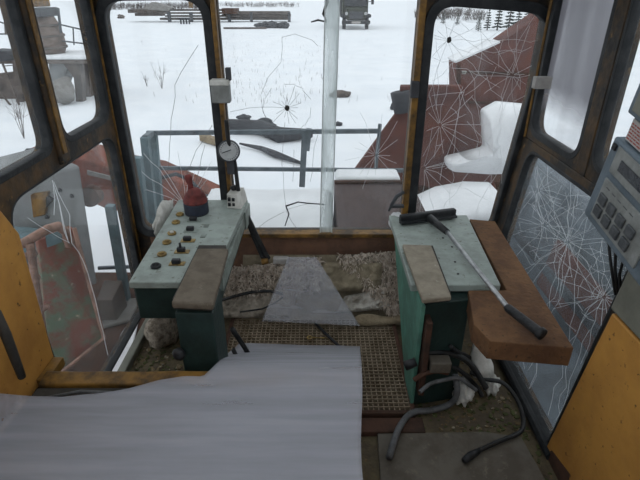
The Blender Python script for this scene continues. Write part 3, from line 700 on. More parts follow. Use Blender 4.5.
tag(MB().lathe([(.05,0),(.055,.04),(.045,.09),(.024,.14),(.005,.18)], at(483,374,z=.14), (-.25,.25,.9), 16).build('plastic_funnel', M['whiteplastic'], smooth=True), 'pointed white plastic funnel standing under the chipboard shelf', 'funnel')
hose('rubber_hose', [at(436,352,z=.28), at(446,362,z=.22), at(462,372,z=.18), at(476,386,z=.10), at(482,396,z=.05)], .011, M['blackhose'], 'black cable dropping steeply between the clamp box and the white bag', 'cable')
hose('rubber_hose', [at(420,392,z=.20), at(430,384,z=.22), at(444,380,z=.22), at(458,378,z=.2), at(468,384,z=.16), at(476,390,z=.12)], .009, M['greyhose'], 'thin grey cable crossing the front of the right pedestal below the clamp box', 'cable')
hose('rubber_hose', [at(450,346,z=.36), at(458,352,z=.30), at(470,358,z=.22), at(480,372,z=.14), at(494,382,z=.08)], .010, M['blackhose'], 'black cable coming out from under the board behind the white funnel', 'cable')
def rag3(c, r, seed): return MB().blob(c, r, seed, .55, 2.6, 4)
tag(rag3(at(463,390,z=.07), (.045,.06,.06), 3).build('plastic_bag', M['whiteplastic'], smooth=True), 'torn white plastic bag lying in front of the right pedestal', 'bag')
tag(rag3(at(491,384,z=.06), (.035,.04,.05), 6).build('plastic_scrap', M['whiteplastic'], smooth=True), 'small white plastic scrap lying below the white funnel', 'scrap')

# litter on the floor
rg = random.Random(31)
def chips(name, n, xr, yr, m, label, s0=.004, s1=.014):
    mb = MB()
    for _ in range(n):
        c = Vector((rg.uniform(*xr), rg.uniform(*yr), 0)); s = rg.uniform(s0, s1)
        mb.box((-s, -s*rg.uniform(.3,1), 0), (s, s*rg.uniform(.3,1), s*.5), Matrix.Translation(c+Vector((0,0,.001))) @ Matrix.Rotation(rg.uniform(0,6.3), 4, 'Z') @ Matrix.Rotation(rg.uniform(-.4,.4), 4, 'X'))
    return tag(mb.build(name, m), label, 'litter', kind='stuff')
chips('floor_litter', 170, (-.99,-.56), (1.55,2.4), M['debris'], 'pale and brown chips scattered under the left console')
chips('moss_litter', 500, (-.99,-.56), (1.5,2.3), M['moss'], 'green moss and dirt clumps under the left console', .003, .009)
chips('floor_litter', 200, (.5,.93), (1.5,2.1), M['debris'], 'brown chips scattered under the chipboard shelf', .003, .010)
chips('moss_litter', 260, (.45,.93), (1.15,1.75), M['moss'], 'mossy dirt scattered at the lower right of the floor', .003, .012)

# ------------------------------------------------------------------ gauge, little boxes on the posts, control unit
gp = at(229,151,y=2.44)
gg = empty('pressure_gauge', gp, 'round pale pressure gauge clamped to the left mullion', 'gauge')
ax = (EYE-gp).normalized()
MB().lathe([(.052,-.03),(.058,-.02),(.058,0),(.055,.006),(.050,.004)], gp, ax, 32).build('case', M['greydark'], gg, smooth=False, bevel=.002)
MB().lathe([(.050,.002),(.050,.005)], gp, ax, 32).build('dial', M['dial'], gg)
uu = ax.orthogonal().normalized(); vv = ax.cross(uu)
MB().bar(gp+ax*.007-uu*.012+vv*.004, gp+ax*.007+uu*.034-vv*.02, .004, .002, ax).build('needle', M['black'], gg)
tk = MB()
for i in range(20):
    an = 2*math.pi*i/24+.6; d_ = uu*math.cos(an)+vv*math.sin(an); tk.bar(gp+ax*.0055+d_*.038, gp+ax*.0055+d_*.046, .003, .001, ax)
tk.build('scale_marks', M['black'], gg)
MB().box(gp+Vector((-.02,-.0,-.13)), gp+Vector((.02,.03,-.05))).build('stem', M['greydark'], gg, bevel=.005)
hose('rubber_hose', [gp+Vector((0,.0,.16)), gp+Vector((.0,.01,.05)), gp+Vector((.02,.02,-.06)), at(240,200,y=2.44), at(250,228,y=2.44), at(259,250,y=2.43), at(265,262,y=2.42)], .011, M['blackhose'], 'black hose from the pressure gauge slanting down to the rags')
hose('rubber_hose', [at(233,186,y=2.46), at(241,205,y=2.46), at(251,225,y=2.45), at(261,246,y=2.44), at(268,259,y=2.43)], .017, M['blackhose'], 'thicker black hose running beside the gauge hose to a brass fitting')
tag(MB().tube([at(262,262,y=2.40), at(268,261,y=2.40)], [.02,.016], 10).build('brass_fitting', M['ochre'], smooth=True), 'ochre fitting at the foot of the two black hoses', 'fitting')
tag(MB().box(at(281,260,y=2.43)-Vector((.045,.02,.018)), at(281,260,y=2.43)+Vector((.045,.02,.018))).build('valve_block', M['paper'], bevel=.006), 'small pale valve block beside the ochre fitting', 'block')
jp = at(221,91,y=2.46)
jbx = empty('switch_box', jp, 'small pale grey switch box fixed on the left mullion', 'switch box')
MB().box(jp+Vector((-.045,-.03,-.055)), jp+Vector((.045,.03,.05))).build('housing', M['panelgrey'], jbx, bevel=.006)
MB().box(jp+Vector((-.046,-.034,.03)), jp+Vector((.046,.031,.056))).build('lid', M['whiteplastic'], jbx, bevel=.004)
MB().box(jp+Vector((.03,-.01,.05)), jp+Vector((.055,.02,.11))).build('clip', M['greydark'], jbx, bevel=.003)
# belt / strap on right mullion
hk = MB().tube([at(404,192,y=2.46), at(397,196,y=2.45), at(392,204,y=2.45), at(389,211,y=2.45)], [.010,.012,.010,.006], 8).build('latch_handle', M['greydark'], smooth=True)
tag(hk, 'small dark curved latch handle on the right mullion above the sill', 'handle')
tag(MB().blob(at(397,222,y=2.48), (.05,.03,.06), 8, .3).build('snow_lump', M['snowdeck'], smooth=True), 'lump of white snow lodged in the corner left of the right console', 'snow')

UX = .90
cu0 = at(583,213,x=UX); av = Vector((0,-.256,-.05)).normalized(); bv = Vector((0,-.07,.40)); bv = (bv-av*bv.dot(av)).normalized(); nv = Vector((-1,0,0))
def loc(px, py): d = at(px, py, x=UX)-cu0; return d.dot(av), d.dot(bv)
UM = Matrix(((av.x,bv.x,nv.x,cu0.x),(av.y,bv.y,nv.y,cu0.y),(av.z,bv.z,nv.z,cu0.z),(0,0,0,1)))
un = empty('control_unit', cu0, 'blue grey wall unit with a keypad and small display windows at right', 'control unit')
def ub(name, a0, b0, a1, b1, n0, n1, m, parent=None, bevel=.003): return MB().box((a0,b0,n0),(a1,b1,n1),UM).build(name, m, parent or un, bevel=bevel)
aT, bT = loc(613,134)
ub('housing', 0, 0, .42, bT, -.12, 0, M['slate'], bevel=.008)
ka, kb = loc(592,214); kc, kd = loc(606,174)
kp = ub('keypad_panel', .045, .028, .32, kd*.98, 0, .006, M['panelgrey'])
kh = kd*.98-.028
for r_ in range(2):
    for c_ in range(4):
        a0 = .060 + c_*.056; b0 = .028 + kh*(.12 + .31*r_)
        ub('key', a0, b0, a0+.041, b0+kh*.25, .006, .014, M['key'], kp, .004)
for c_ in range(5): ub('keypad_mark', .07+c_*.035, .028+kh*.83, .09+c_*.035, .028+kh*.85, .006, .0066, M['key'], kp, 0)
da, db = loc(619,158)
dp = ub('display_panel', .045, kd+.018, .38, bT-.012, 0, .005, M['panelgrey'])
ub('display', .085, kd+.018+(bT-kd)*.22, .30, bT-.012-(bT-kd)*.22, .005, .008, M['screen'], dp, .002)
ub('bolt', .015, bT-.035, .035, bT-.015, 0, .008, M['black'], un, .003)
u2 = loc(623,111)
ub('rear_housing', .03, bT+.002, .42, u2[1], -.13, -.015, M['slate'], bevel=.004)
lb = ub('label_plate', .035, bT+.006, .13, u2[1]-.004, -.015, -.011, M['paper'], bevel=.001)
lm_ = MB()
rg = random.Random(5)
for i in range(6):
    x_ = .04
    while x_ < .12:
        w_ = rg.uniform(.006,.018); lm_.box((x_, bT+.012+(u2[1]-bT-.022)*i/6, -.011), (min(x_+w_,.126), bT+.012+(u2[1]-bT-.022)*(i+.45)/6, -.0104), UM); x_ += w_+.004
lm_.build('label_lettering', M['redink'], lb)['label'] = 'faded unreadable red lettering'
ub('window', .15, bT+.012, .38, u2[1]-.01, -.015, -.010, M['screen'], bevel=.002)
ub('upper_housing', .01, u2[1]+.004, .42, u2[1]+.34, -.12, .0, M['slate'], bevel=.006)
ub('upper_panel', .035, u2[1]+.02, .40, u2[1]+.32, .0, .006, M['olivegrey'], bevel=.003)
ub('upper_display', .16, u2[1]+.06, .36, u2[1]+.14, .006, .009, M['screen'], bevel=.002)
cb = tag(MB().prism([(.945,1.295,.81),(.945,.85,.81),(.945,.85,1.02),(.945,1.235,1.0),(.945,1.27,.99)], (.06,0,0)).build('metal_cabinet', M['olivegrey'], bevel=.008), 'plain olive grey metal box under the wall unit above the right door panel', 'box')
mbc = MB()
for dx in range(5):
    mbc.tube([cu0+av*(.06+.05*dx)+Vector((.05,0,0)), cu0+av*(.05+.05*dx)+Vector((.07,-.02,-.06)), cu0+av*(.1+.03*dx)+Vector((.08,.0,-.12)), cu0+av*(.16+.02*dx)+Vector((.09,0,-.2))], .005, 6)
tag(mbc.build('wire_bundle', M['blackhose'], smooth=True), 'bundle of thin dark wires hanging below the wall unit', 'wires')

# ------------------------------------------------------------------ outside
GZ = -1.0
gm = MB(); n = 90; gv = []
def ty(j): t = j/n; return 1.2*0 + -6 + 300*t**2.6
for i in range(n+1):
    r0 = []
    for j in range(n+1):
        y = ty(j); x = (i/n-.5)*2*(14 + (y+6)*1.05)
        r0.append(gm.bm.verts.new((x, y, GZ - .02 + .05*noise.noise(Vector((x*.25, y*.25, 0))) + (0 if y < 60 else .3*noise.noise(Vector((x*.03, y*.03, 4)))))))
    gv.append(r0)
for i in range(n):
    for j in range(n): gm.bm.faces.new((gv[i][j], gv[i+1][j], gv[i+1][j+1], gv[i][j+1]))
o = gm.build('snow_ground', M['snow'], smooth=True); o['kind'] = 'structure'
def g(px, py): return at(px, py, z=GZ)

# deck in front of the cab with snow, brown hood
tag(MB().box((-.95,2.66,-.9),(.10,3.70,.26)).build('machine_deck', M['greydark']), 'dark machine deck in front of the cab under the snow', 'deck')
mb = MB(); gv = []
for i in range(31):
    r0 = []
    for j in range(31):
        u, v = i/30, j/30; e = min(1, 6*min(u,1-u,v,1-v)); e = math.sqrt(max(0,1-(1-e)**2))
        r0.append(mb.bm.verts.new((-.93+1.03*u+.02*math.sin(v*9)*(u < .1), 2.68+1.03*v, .26 + e*.09 + .018*noise.noise(Vector((u*3,v*3,1))))))
    gv.append(r0)
for i in range(30):
    for j in range(30): mb.bm.faces.new((gv[i][j], gv[i+1][j], gv[i+1][j+1], gv[i][j+1]))
b0 = [gv[i][0] for i in range(31)] + [gv[30][j] for j in range(1,31)] + [gv[i][30] for i in range(29,-1,-1)] + [gv[0][j] for j in range(29,0,-1)]
mb.bm.faces.new(b0)
tag(mb.build('snow_blanket', M['snowdeck'], smooth=True), 'smooth blanket of snow on the deck just below the centre window', 'snow')
hd_ = empty('machine_hood', (.4,3.1,-.9), 'rust brown machine hood in front of the cab right of the snow blanket', 'hood')
MB().prism([(.115,2.66,-.9),(.75,2.66,-.9),(.75,3.70,-.9),(.115,3.70,-.9)], (0,0,1.26)).build('body', M['brownhood'], hd_, bevel=.01)
MB().box((.115,3.66,.36),(.75,3.70,.385)).build('lip', M['darkrust'], hd_, bevel=.004)
tag(MB().box((.13,3.72,-.2),(.66,3.95,.40)).build('snow_bank', M['snowdeck'], bevel=.03, seg=3), 'narrow strip of snow along the far edge of the brown hood', 'snow')

# guard rail
RY = 3.98
gr_ = empty('guard_rail', (-.3,RY,.1), 'grey tubular guard rail beyond the snow blanket across the centre window', 'railing')
def P(px, py): return at(px, py, y=RY)
MB().bar(P(147,133), P(380,131), .03, .035).build('top_rail', M['greyrail'], gr_)
MB().bar(P(152,168), P(410,170.5), .028, .03).build('middle_rail', M['greyrail'], gr_)
MB().bar(P(305,130), P(302,186), .055, .05).build('post', M['greyrail'], gr_)
MB().bar(P(309,129), P(307,150), .06, .045).build('bracket', M['greyrail'], gr_)
MB().bar(P(380,124), P(374,186), .028, .028).build('post', M['greyrail'], gr_)
MB().bar(P(153,133), P(164,250), .06, .06).build('post', M['tealpost'], gr_)
MB().bar(at(145,137,y=3.7), at(157,255,y=3.7), .06, .06).build('post', M['tealpost'], gr_)
MB().bar(at(145,138,y=3.7), P(152,133), .04, .04).build('side_rail', M['greyrail'], gr_)

# left outside: boom, cabinet, peeling door, ladder, posts, catwalk
bo = empty('machine_boom', at(150,190,y=5.2), 'faded red machine boom slanting behind the left front post', 'boom')
A, B = at(40,185,y=4.3), at(216,203,y=6.2)
def boomsec(px, py0, py1, y, dep): return [at(px,py1,y=y), at(px,py1,y=y)+Vector((.05,dep,0)), at(px,py0,y=y)+Vector((.05,dep,0)), at(px,py0,y=y)]
secs = [boomsec(20,152,178,4.3,.5), boomsec(75,158,196,4.5,.5), boomsec(112,168,212,4.8,.5), boomsec(150,172,208,5.2,.45), boomsec(216,196,214,5.9,.35)]
mb = MB()
V = [[mb.bm.verts.new(p) for p in s] for s in secs]
for a_, b_ in zip(V, V[1:]):
    for k in range(4): mb.bm.faces.new((a_[k], a_[(k+1)%4], b_[(k+1)%4], b_[k]))
mb.bm.faces.new(V[0]); mb.bm.faces.new(V[-1][::-1])
mb.build('beam', M['redmachine'], bo, bevel=.02)
MB().prism([at(88,170,y=4.5), at(112,176,y=4.7), at(112,180,y=4.7), at(88,174,y=4.5)], (0,-.02,0)).build('wear_strip', M['concrete'], bo)
MB().lathe([(.10,0),(.10,.12),(.04,.14)], at(94,194,y=4.5), (0,-1,.1), 20).build('pivot_pin', M['darkrust'], bo)
MB().tube([at(18,172,y=4.2), at(20,160,y=4.2), at(28,151,y=4.2), at(44,150,y=4.25), at(66,158,y=4.4)], .025, 8).build('hose', M['greydark'], bo, smooth=True)
MB().tube([at(160,178,y=5.1), at(176,174,y=5.2), at(190,180,y=5.3), at(200,190,y=5.5)], .022, 8).build('hose', M['greydark'], bo, smooth=True)

mc = empty('machine_cabinet', at(70,260,y=3.3), 'pale grey steel machine cabinet outside the lower left window', 'cabinet')
fr = [at(98,285,y=3.2), at(80,165,y=3.2), at(20,180,y=3.2), at(-14,300,y=3.2)]
MB().prism(fr, (-.55,.45,0)).build('body', M['machinegrey'], mc, bevel=.02)
MB().prism([at(30,195,y=3.17), at(48,192,y=3.17), at(45,215,y=3.17), at(33,218,y=3.17)], (0,.04,0)).build('access_plate', M['ochre'], mc, bevel=.006)
MB().prism([at(46,196,y=3.17), at(52,200,y=3.17), at(46,208,y=3.17)], (0,.04,0)).build('vent', M['black'], mc)
for px, py in ((47,217),(60,190),(72,196)): MB().lathe([(.016,0),(.012,.012)], at(px,py,y=3.19), (0,-1,0), 10).build('bolt', M['greydark'], mc)

pd = empty('peeling_panel', at(72,370,y=2.55), 'steel panel with peeling green and red paint outside the lower left window', 'panel')
MB().prism([at(52,380,y=2.45), at(104,338,y=2.6), at(74,228,y=2.75), at(38,240,y=2.6)], (-.05,.05,0)).build('sheet', M['peel'], pd, bevel=.01)
MB().tube([at(52,380,y=2.42), at(104,338,y=2.57), at(74,228,y=2.72)], .014, 6).build('edge_bead', M['pinkpipe'], pd)
MB().prism([at(50,234,y=2.62), at(62,230,y=2.66), at(62,242,y=2.64), at(52,246,y=2.6)], (-.02,-.02,0)).build('notch_plate', M['tealpost'], pd)

la = empty('tube_ladder', at(30,360,y=2.3), 'faded pink tubular ladder rail outside the lower left window', 'ladder')
MB().tube([at(4,252,y=2.25), at(24,243,y=2.3), at(48,229,y=2.4), at(58,226,y=2.45), at(66,232,y=2.5), at(70,246,y=2.5)], .026, 10).build('hand_rail', M['pinkpipe'], la, smooth=True)
MB().tube([at(30,244,y=2.3), at(38,300,y=2.3), at(50,375,y=2.3)], .022, 10).build('upright', M['pinkpipe'], la, smooth=True)
for a_, b_ in (((14,286),(39,276)), ((26,318),(48,306)), ((12,262),(36,252))): MB().tube([at(*a_,y=2.28), at(*b_,y=2.32)], .020, 8).build('rung', M['pinkpipe'], la, smooth=True)
tg = empty('pump_unit', at(22,330,y=2.9), 'dark teal pump machinery behind the pink tubular ladder', 'machine')
MB().prism([at(0,365,y=2.95), at(48,365,y=2.95), at(42,238,y=2.95), at(5,235,y=2.95)], (-.1,.18,0)).build('casing', M['tealpost'], tg, bevel=.03)
MB().lathe([(.12,0),(.12,.10),(.06,.14)], at(20,275,y=2.93), (0,-1,.1), 20).build('flywheel', M['teal'], tg, bevel=.01)
MB().lathe([(.09,0),(.09,.08),(.03,.10)], at(26,325,y=2.93), (0,-1,.1), 20).build('pulley', M['greydark'], tg, bevel=.01)
MB().tube([at(8,300,y=2.85), at(18,312,y=2.8), at(32,300,y=2.85)], .02, 8).build('pipe', M['tealpost'], tg, smooth=True)

cw = tag(MB().prism([(-3.2,1.3,-.66),(-1.16,1.3,-.66),(-1.16,3.9,-.66),(-3.2,3.9,-.66)], (0,0,.05)).build('catwalk', M['darkrust']), 'dull red catwalk plate outside the lower left window', 'catwalk')
mb = MB().prism([at(98,385,z=-.60), at(124,385,z=-.60), at(140,318,z=-.60), at(134,315,z=-.60), at(121,336,z=-.60)], (0,0,.02))
tag(mb.build('snow_patch', M['snowdeck'], bevel=.008), 'strip of snow on the red catwalk beside the left floor edge', 'snow')
mb = MB().prism([at(100,330,z=-.60), at(132,322,z=-.60), at(140,300,z=-.60), at(112,303,z=-.60)], (0,0,.03))
tag(mb.build('rubble_patch', M['concrete'], bevel=.01), 'grey rubble patch on the catwalk near the teal posts', 'rubble')
def post(a_, b_, w_, label):
    return tag(MB().bar(a_, b_, w_, w_).build('steel_post', M['tealpost'], bevel=.006), label, 'post', 'teal posts outside the left window')
post(at(110,205,y=3.4), at(127,305,y=3.4), .065, 'tall teal post standing nearest the left front cab post')
post(at(112,228,y=3.55), at(122,292,y=3.55), .03, 'thin teal bar standing behind the tall teal post')
post(at(137,157,y=3.5), at(148,262,y=3.5), .07, 'teal post standing just left of the guard rail corner')
tag(MB().bar(at(98,268,y=3.6), at(150,266,y=3.7), .025, .025).build('cross_bar', M['greyrail']), 'thin horizontal bar running behind the teal posts', 'bar')
tg2 = MB().prism([at(96,300,y=3.1), at(112,300,y=3.1), at(122,280,y=3.3), at(104,280,y=3.3)], (0,0,-.3))
tag(tg2.build('step_box', M['timber'], bevel=.008), 'weathered box step beside the pale grey cabinet', 'box')

# hopper on a stand
H0 = g(88,102)
ho = empty('hopper_machine', (at(42,100,y=H0.y).x, H0.y, GZ), 'old barrel shaped hopper on a snowy stand beyond the upper left side window', 'hopper')
def Q(px, py, dy=0): return at(px, py, y=H0.y+dy)
s1 = (Q(62,40)-Q(10,40)).length/2*.86; bc = Q(34,56)
hgt = (Q(36,17)-Q(36,56)).length
MB().lathe([(s1*.86,0),(s1*1.0,hgt*.2),(s1*.97,hgt*.5),(s1*.86,hgt*.8),(s1*.7,hgt)], bc+Vector((0,.6,0)), (0,0,1), 28).build('barrel', M['brick'], ho, smooth=True)
bandm = MB()
for f, rr in ((.15,1.0),(.45,.985),(.72,.92)): bandm.lathe([(s1*rr+.02,f*hgt),(s1*rr+.03,f*hgt+.03),(s1*rr+.02,f*hgt+.06)], bc+Vector((0,.6,0)), (0,0,1), 28)
bandm.build('band', M['timber'], ho)
MB().box(Q(28,17,0), Q(58,7,1.0)).build('cap', M['greydark'], ho, bevel=.03)
MB().box(Q(28,7,.2), Q(47,-12,.9)).build('chute', M['ochre'], ho, bevel=.03)
pt = [Q(-5,60), Q(86,60), Q(86,60)+Vector((.1,1.6,0)), Q(-5,60)+Vector((-.1,1.6,0))]
MB().prism(pt, (0,0,-.10)).build('platform', M['timber'], ho)
MB().prism([v_+Vector((0,0,.0)) for v_ in pt], (0,0,.12)).build('snow_cap', M['snowdeck'], ho, bevel=.05, seg=3)
for px0, px1, dy in ((72,80,.1),(78,88,.9),(12,20,.1)):
    MB().prism([Q(px0,62,dy), Q(px1,62,dy), Q(px1+3,102,dy), Q(px0+4,102,dy)], (0,.25,0)).build('leg', M['timber'], ho, bevel=.01)
MB().prism([Q(48,62,.2), Q(70,62,.2), Q(62,84,.2), Q(52,90,.2)], (0,.6,0)).build('funnel', M['machinegrey'], ho, bevel=.02)
MB().prism([Q(62,62,.15), Q(80,62,.15), Q(80,80,.15), Q(74,78,.15)], (0,.2,0)).build('brace', M['timber'], ho)
MB().bar(Q(58,8,-.1), Q(61,33,-.1), .05, .05).build('post', M['greydark'], ho)
tag(MB().blob(g(66,104)+Vector((0,0,.35)), (.30,.3,.36), 5, .4).build('boulder', M['concrete'], smooth=True), 'grey boulder lying on the snow beneath the hopper', 'boulder')
hr = empty('hand_rail', (H0.x, H0.y+1, GZ+1.4), 'thin dark railing running right from the hopper platform', 'railing')
mb = MB(); mb.tube([Q(58,24,.4), Q(88,31,1.2), Q(108,36,1.6)], .022, 6).tube([Q(62,41,.4), Q(88,44,1.2), Q(106,47,1.6)], .022, 6); mb.build('rail', M['greydark'], hr)
for px, a_, b_ in ((73,27,45),(86,31,60),(98,36,62)): MB().tube([Q(px,a_,.9), Q(px+1,b_,.9)], .02, 6).build('baluster', M['greydark'], hr)
sf = empty('scaffold_stair', g(20,112), 'rusty lattice stair leaning at the left of the hopper stand', 'stair')
for (a_, b_) in (((2,62),(22,112)),((14,60),(36,110)),((4,8),(6,34)),((0,92),(16,112))): MB().tube([Q(*a_,-.3), Q(*b_,-.3)], .03, 6).build('stringer', M['timber'], sf)
for i in range(7): MB().bar(Q(4+3*i,66+7*i,-.3), Q(16+3*i,65+7*i,-.3), .05, .02).build('tread', M['timber'], sf)
MB().prism([Q(-8,50,-.1), Q(22,52,-.1), Q(20,60,-.1), Q(-8,62,-.1)], (0,.5,0)).build('landing', M['greydark'], sf)
for (a_, b_) in (((0,22),(9,25)),((0,34),(8,34))): MB().tube([Q(*a_,-.2), Q(*b_,-.2)], .02, 6).build('rail', M['greydark'], sf)
MB().prism([Q(-10,75,.6), Q(30,70,.6), Q(34,100,.6), Q(-10,104,.6)], (0,.3,0)).build('back_panel', M['timber'], sf)

def twiggy(base, h, n, seed, label, spread=.35, r=.006, patch=0):
    rg = random.Random(seed); mb = MB()
    base0 = base
    for _ in range(n):
        base = base0 + Vector((rg.gauss(0,1)*patch, rg.uniform(-1,1)*patch*.4, 0))
        a_ = rg.uniform(0, 6.28); d = Vector((math.cos(a_)*spread*rg.random(), math.sin(a_)*spread*rg.random(), 1))*h*rg.uniform(.5,1)
        mid = base + d*.55 + Vector((rg.uniform(-.05,.05)*h, 0, 0)); mb.tube([base-Vector((0,0,.03)), mid, base+d], [r, r*.8, r*.4], 4)
        for k in range(3):
            e = mid + Vector((rg.uniform(-.2,.2)*h, rg.uniform(-.2,.2)*h, rg.uniform(.1,.3)*h)); mb.tube([mid, e], [r*.6, r*.3], 3)
    return tag(mb.build('bare_shrub', M['twig']), label, 'shrub')
twiggy(g(24,138), .95, 7, 1, 'bare twiggy shrub in the snow below the lattice stair')
twiggy(g(162,88), .9, 6, 2, 'thin dry weed standing in the snow left of the left mullion')
twiggy(g(147,86), .5, 5, 3, 'short dry weed standing in the snow behind the left front pane')
twiggy(g(415,18), 1.2, 14, 4, 'small bare bush on the snow left of the right front pane top', .6, .02)
def thicket(spots, n, h, seed, label):
    rg = random.Random(seed); mb = MB()
    for (px, py) in spots:
        b0_ = g(px, py)
        for _ in range(n):
            b_ = b0_ + Vector((rg.gauss(0,1.1), rg.uniform(-.5,.5), -.03)); d = Vector((rg.uniform(-.6,.6), rg.uniform(-.4,.4), 1))*h*rg.uniform(.4,1)
            mb.tube([b_, b_+d*.55+Vector((rg.uniform(-.1,.1),0,0)), b_+d], [.028,.02,.01], 3)
            for k in range(2): mb.tube([b_+d*.55, b_+d*.55+Vector((rg.uniform(-.3,.3)*h, 0, rg.uniform(.1,.3)*h))], [.016,.008], 3)
    return tag(mb.build('brush_thicket', M['twig']), label, 'brush', kind='stuff')
thicket([(px_, 8+(px_*7)%3) for px_ in range(102,206,7)], 60, 1.7, 5, 'bare grey brush along the horizon behind the left end of the timber stack')
thicket([(px_, 6+(px_*5)%2) for px_ in range(228,300,9)], 45, 1.4, 6, 'bare grey brush along the horizon behind the right end of the timber stack')
thicket([(px_, 15+(px_*5)%6) for px_ in range(434,480,7)], 45, 1.5, 7, 'bare brush below the pines at the top of the right front pane')
mbw = MB(); rg = random.Random(77)
for _ in range(260):
    px, py = rg.uniform(225,330), rg.uniform(35,105)
    if rg.random() < .25: px = rg.uniform(125,400)
    b_ = g(px, py); h = rg.uniform(.05,.16); mbw.tube([b_-Vector((0,0,.02)), b_+Vector((rg.uniform(-.04,.04),0,h))], [.006,.002], 3)
tag(mbw.build('dry_weeds', M['twig']), 'fine dry weed stems poking through the snow field', 'weeds', kind='stuff')

# rocks and debris in the snow field
def rock(px, py, r, seed, label, m='greydark', name='rock'):
    p_ = g(px, py); return tag(MB().blob(p_+Vector((0,0,r[2]*.4)), r, seed, .4, 1.8).build(name, M[m], smooth=True), label, 'rock', 'stones and lumps in the snow')
rock(244,119, (.17,.12,.08), 1, 'small dark rock in the snow left of the glass impact star')
rock(263,126, (.28,.15,.12), 2, 'larger dark rock in the snow just above the dark log')
rock(340,96, (.30,.2,.12), 3, 'dark lump in the snow behind the upright glass strip', 'timber')
rock(396,109, (.16,.12,.12), 4, 'dark stone on snow left of the right mullion')
rock(338,125, (.10,.08,.06), 6, 'tiny stone in the snow right of the upright glass strip')
rock(121,18, (.5,.4,.3), 7, 'far dark lump on the snow in left front pane', 'timber')
lg0 = at(228,128,z=GZ+.12); 
tag(MB().tube([g(228,131)+Vector((0,0,.12)), g(262,134)+Vector((0,0,.14)), g(280,141)+Vector((0,0,.12)), g(312,139)+Vector((0,0,.12))], [.15,.16,.17,.09], 12).build('log', M['greydark'], smooth=True), 'thick dark log lying in the snow behind the top guard rail', 'log')
tag(MB().tube([g(240,146)+Vector((0,0,.05)), g(262,151)+Vector((0,0,.05)), g(275,157)+Vector((0,0,.06)), g(302,165)+Vector((0,0,.03))], [.02,.05,.07,.03], 8).build('branch', M['greydark'], smooth=True), 'dark branch lying in the snow between the two guard rails', 'branch')
tag(MB().bar(g(203,140)+Vector((0,0,.06)), g(222,146)+Vector((0,0,.06)), .16, .12).build('plank', M['tan']), 'pale plank end in the snow left of the left mullion', 'plank')

# far: timber stack, junk, truck
def ts(px, py): return g(px, py)
T0 = g(200,22); sy = T0.y
st = empty('timber_stack', T0, 'long dark stack of timber and girders far across the snow', 'timber stack')
def T(px, py, dy=0): return at(px, py, y=sy+dy)
mb = MB()
for i, (xa, xb, ya, yb) in enumerate(((160,240,12,14),(165,242,15,17),(160,242,17.5,20),(222,290,11,14),(222,291,14,17),(225,290,17,20),(170,225,9,11),(128,170,9,13),(135,165,13,16))):
    mb.box(T(xa,yb,i*.3), T(xb,ya,i*.3+1.2))
mb.build('girders', M['timber'], st)
for px in (168,190,228,250,288): MB().box(T(px,22,-.3), T(px+2.5,12,0)).build('upright', M['greydark'], st)
MB().box(T(222,14,-.5), T(239,8,1)).build('crate', M['darkrust'], st)['label'] = 'rust brown crate'
MB().prism([T(140,9), T(152,2), T(172,8), T(168,11)], (0,1.5,0)).build('snowy_roof', M['concrete'], st)
MB().box(T(189,8,0), T(191,-14,.2)).build('pole', M['ochre'], st)
def junk(px, py, w_, h_, label, m='greydark'):
    p_ = g(px, py); mb = MB()
    for i in range(5): mb.blob(p_+Vector(((i-2)*w_/4, (i%2)*.3, h_*.4)), (w_/4, .4, h_*(.4+.15*(i%3))), i+px, .4, 2)
    return tag(mb.build('scrap_heap', M[m]), label, 'scrap')
junk(272,28, 2.2, .55, 'low scrap heap on the snow in front of the timber stack')
p_ = g(240,29); tag(MB().box(p_+Vector((-1.5,0,0)), p_+Vector((2.4,.3,.14))).build('pipe_length', M['timber']), 'long low pipe on the snow left of the low scrap heap', 'pipe')
pl = empty('pallet', g(185,24), 'small dark pallet rack on the snow in front of timber stack left end', 'pallet')
c = g(185,24); MB().box(c+Vector((-.55,0,.45)), c+Vector((.55,.4,.6))).build('deck', M['greydark'], pl)
for k in range(4): MB().box(c+Vector((-.5+k*.3,0,0)), c+Vector((-.4+k*.3,.3,.45))).build('leg', M['greydark'], pl)
tk_ = g(355,29); tr = empty('truck', tk_, 'dark truck parked nose on, far away across the snow', 'truck')
X, Y = tk_.x, tk_.y
def tb(name, a_, b_, m, bev=.04, parent=None): return MB().box(Vector((X,Y,GZ))+Vector(a_), Vector((X,Y,GZ))+Vector(b_)).build(name, M[m], parent or tr, bevel=bev)
tb('cab', (-1.15,.3,.9), (1.15,2.2,2.75), 'truckgreen', .12)
tb('bonnet', (-.85,-.9,.75), (.85,.4,1.75), 'truckgreen', .12)
gl_ = tb('grille', (-.6,-.96,.85), (.6,-.9,1.45), 'greydark', .02)
tb('bumper', (-1.25,-1.1,.45), (1.25,-.9,.75), 'truck')
tb('windscreen', (-1.0,.24,1.85), (1.0,.3,2.5), 'screen', .05)
tb('cargo_body', (-1.25,2.3,.9), (1.25,6,2.7), 'truck')
tb('number_plate', (-.4,-1.13,.5), (.4,-1.1,.68), 'paper', .0)
for s in (-1, 1):
    tb('mudguard', (s*1.05-.3,-.8,.95), (s*1.05+.3,.3,1.25), 'truck', .1)
    MB().lathe([(.3,-.16),(.5,-.14),(.5,.14),(.3,.16)], Vector((X+s*1.02,Y-.2,GZ+.5)), (1,0,0), 20).build('wheel', M['black'], tr)
    MB().lathe([(.14,0),(.14,.05),(.05,.07)], Vector((X+s*.85,Y-.93,GZ+1.3)), (0,-1,0), 14).build('headlamp', M['dial'], tr)
    a_ = tb('mirror', (s*1.5-.12,.1,2.0), (s*1.5+.12,.16,2.5), 'truck', .02)
    MB().tube([Vector((X+s*1.1,Y+.2,GZ+2.2)), Vector((X+s*1.5,Y+.15,GZ+2.3))], .03, 6).build('mirror_arm', M['truck'], a_)

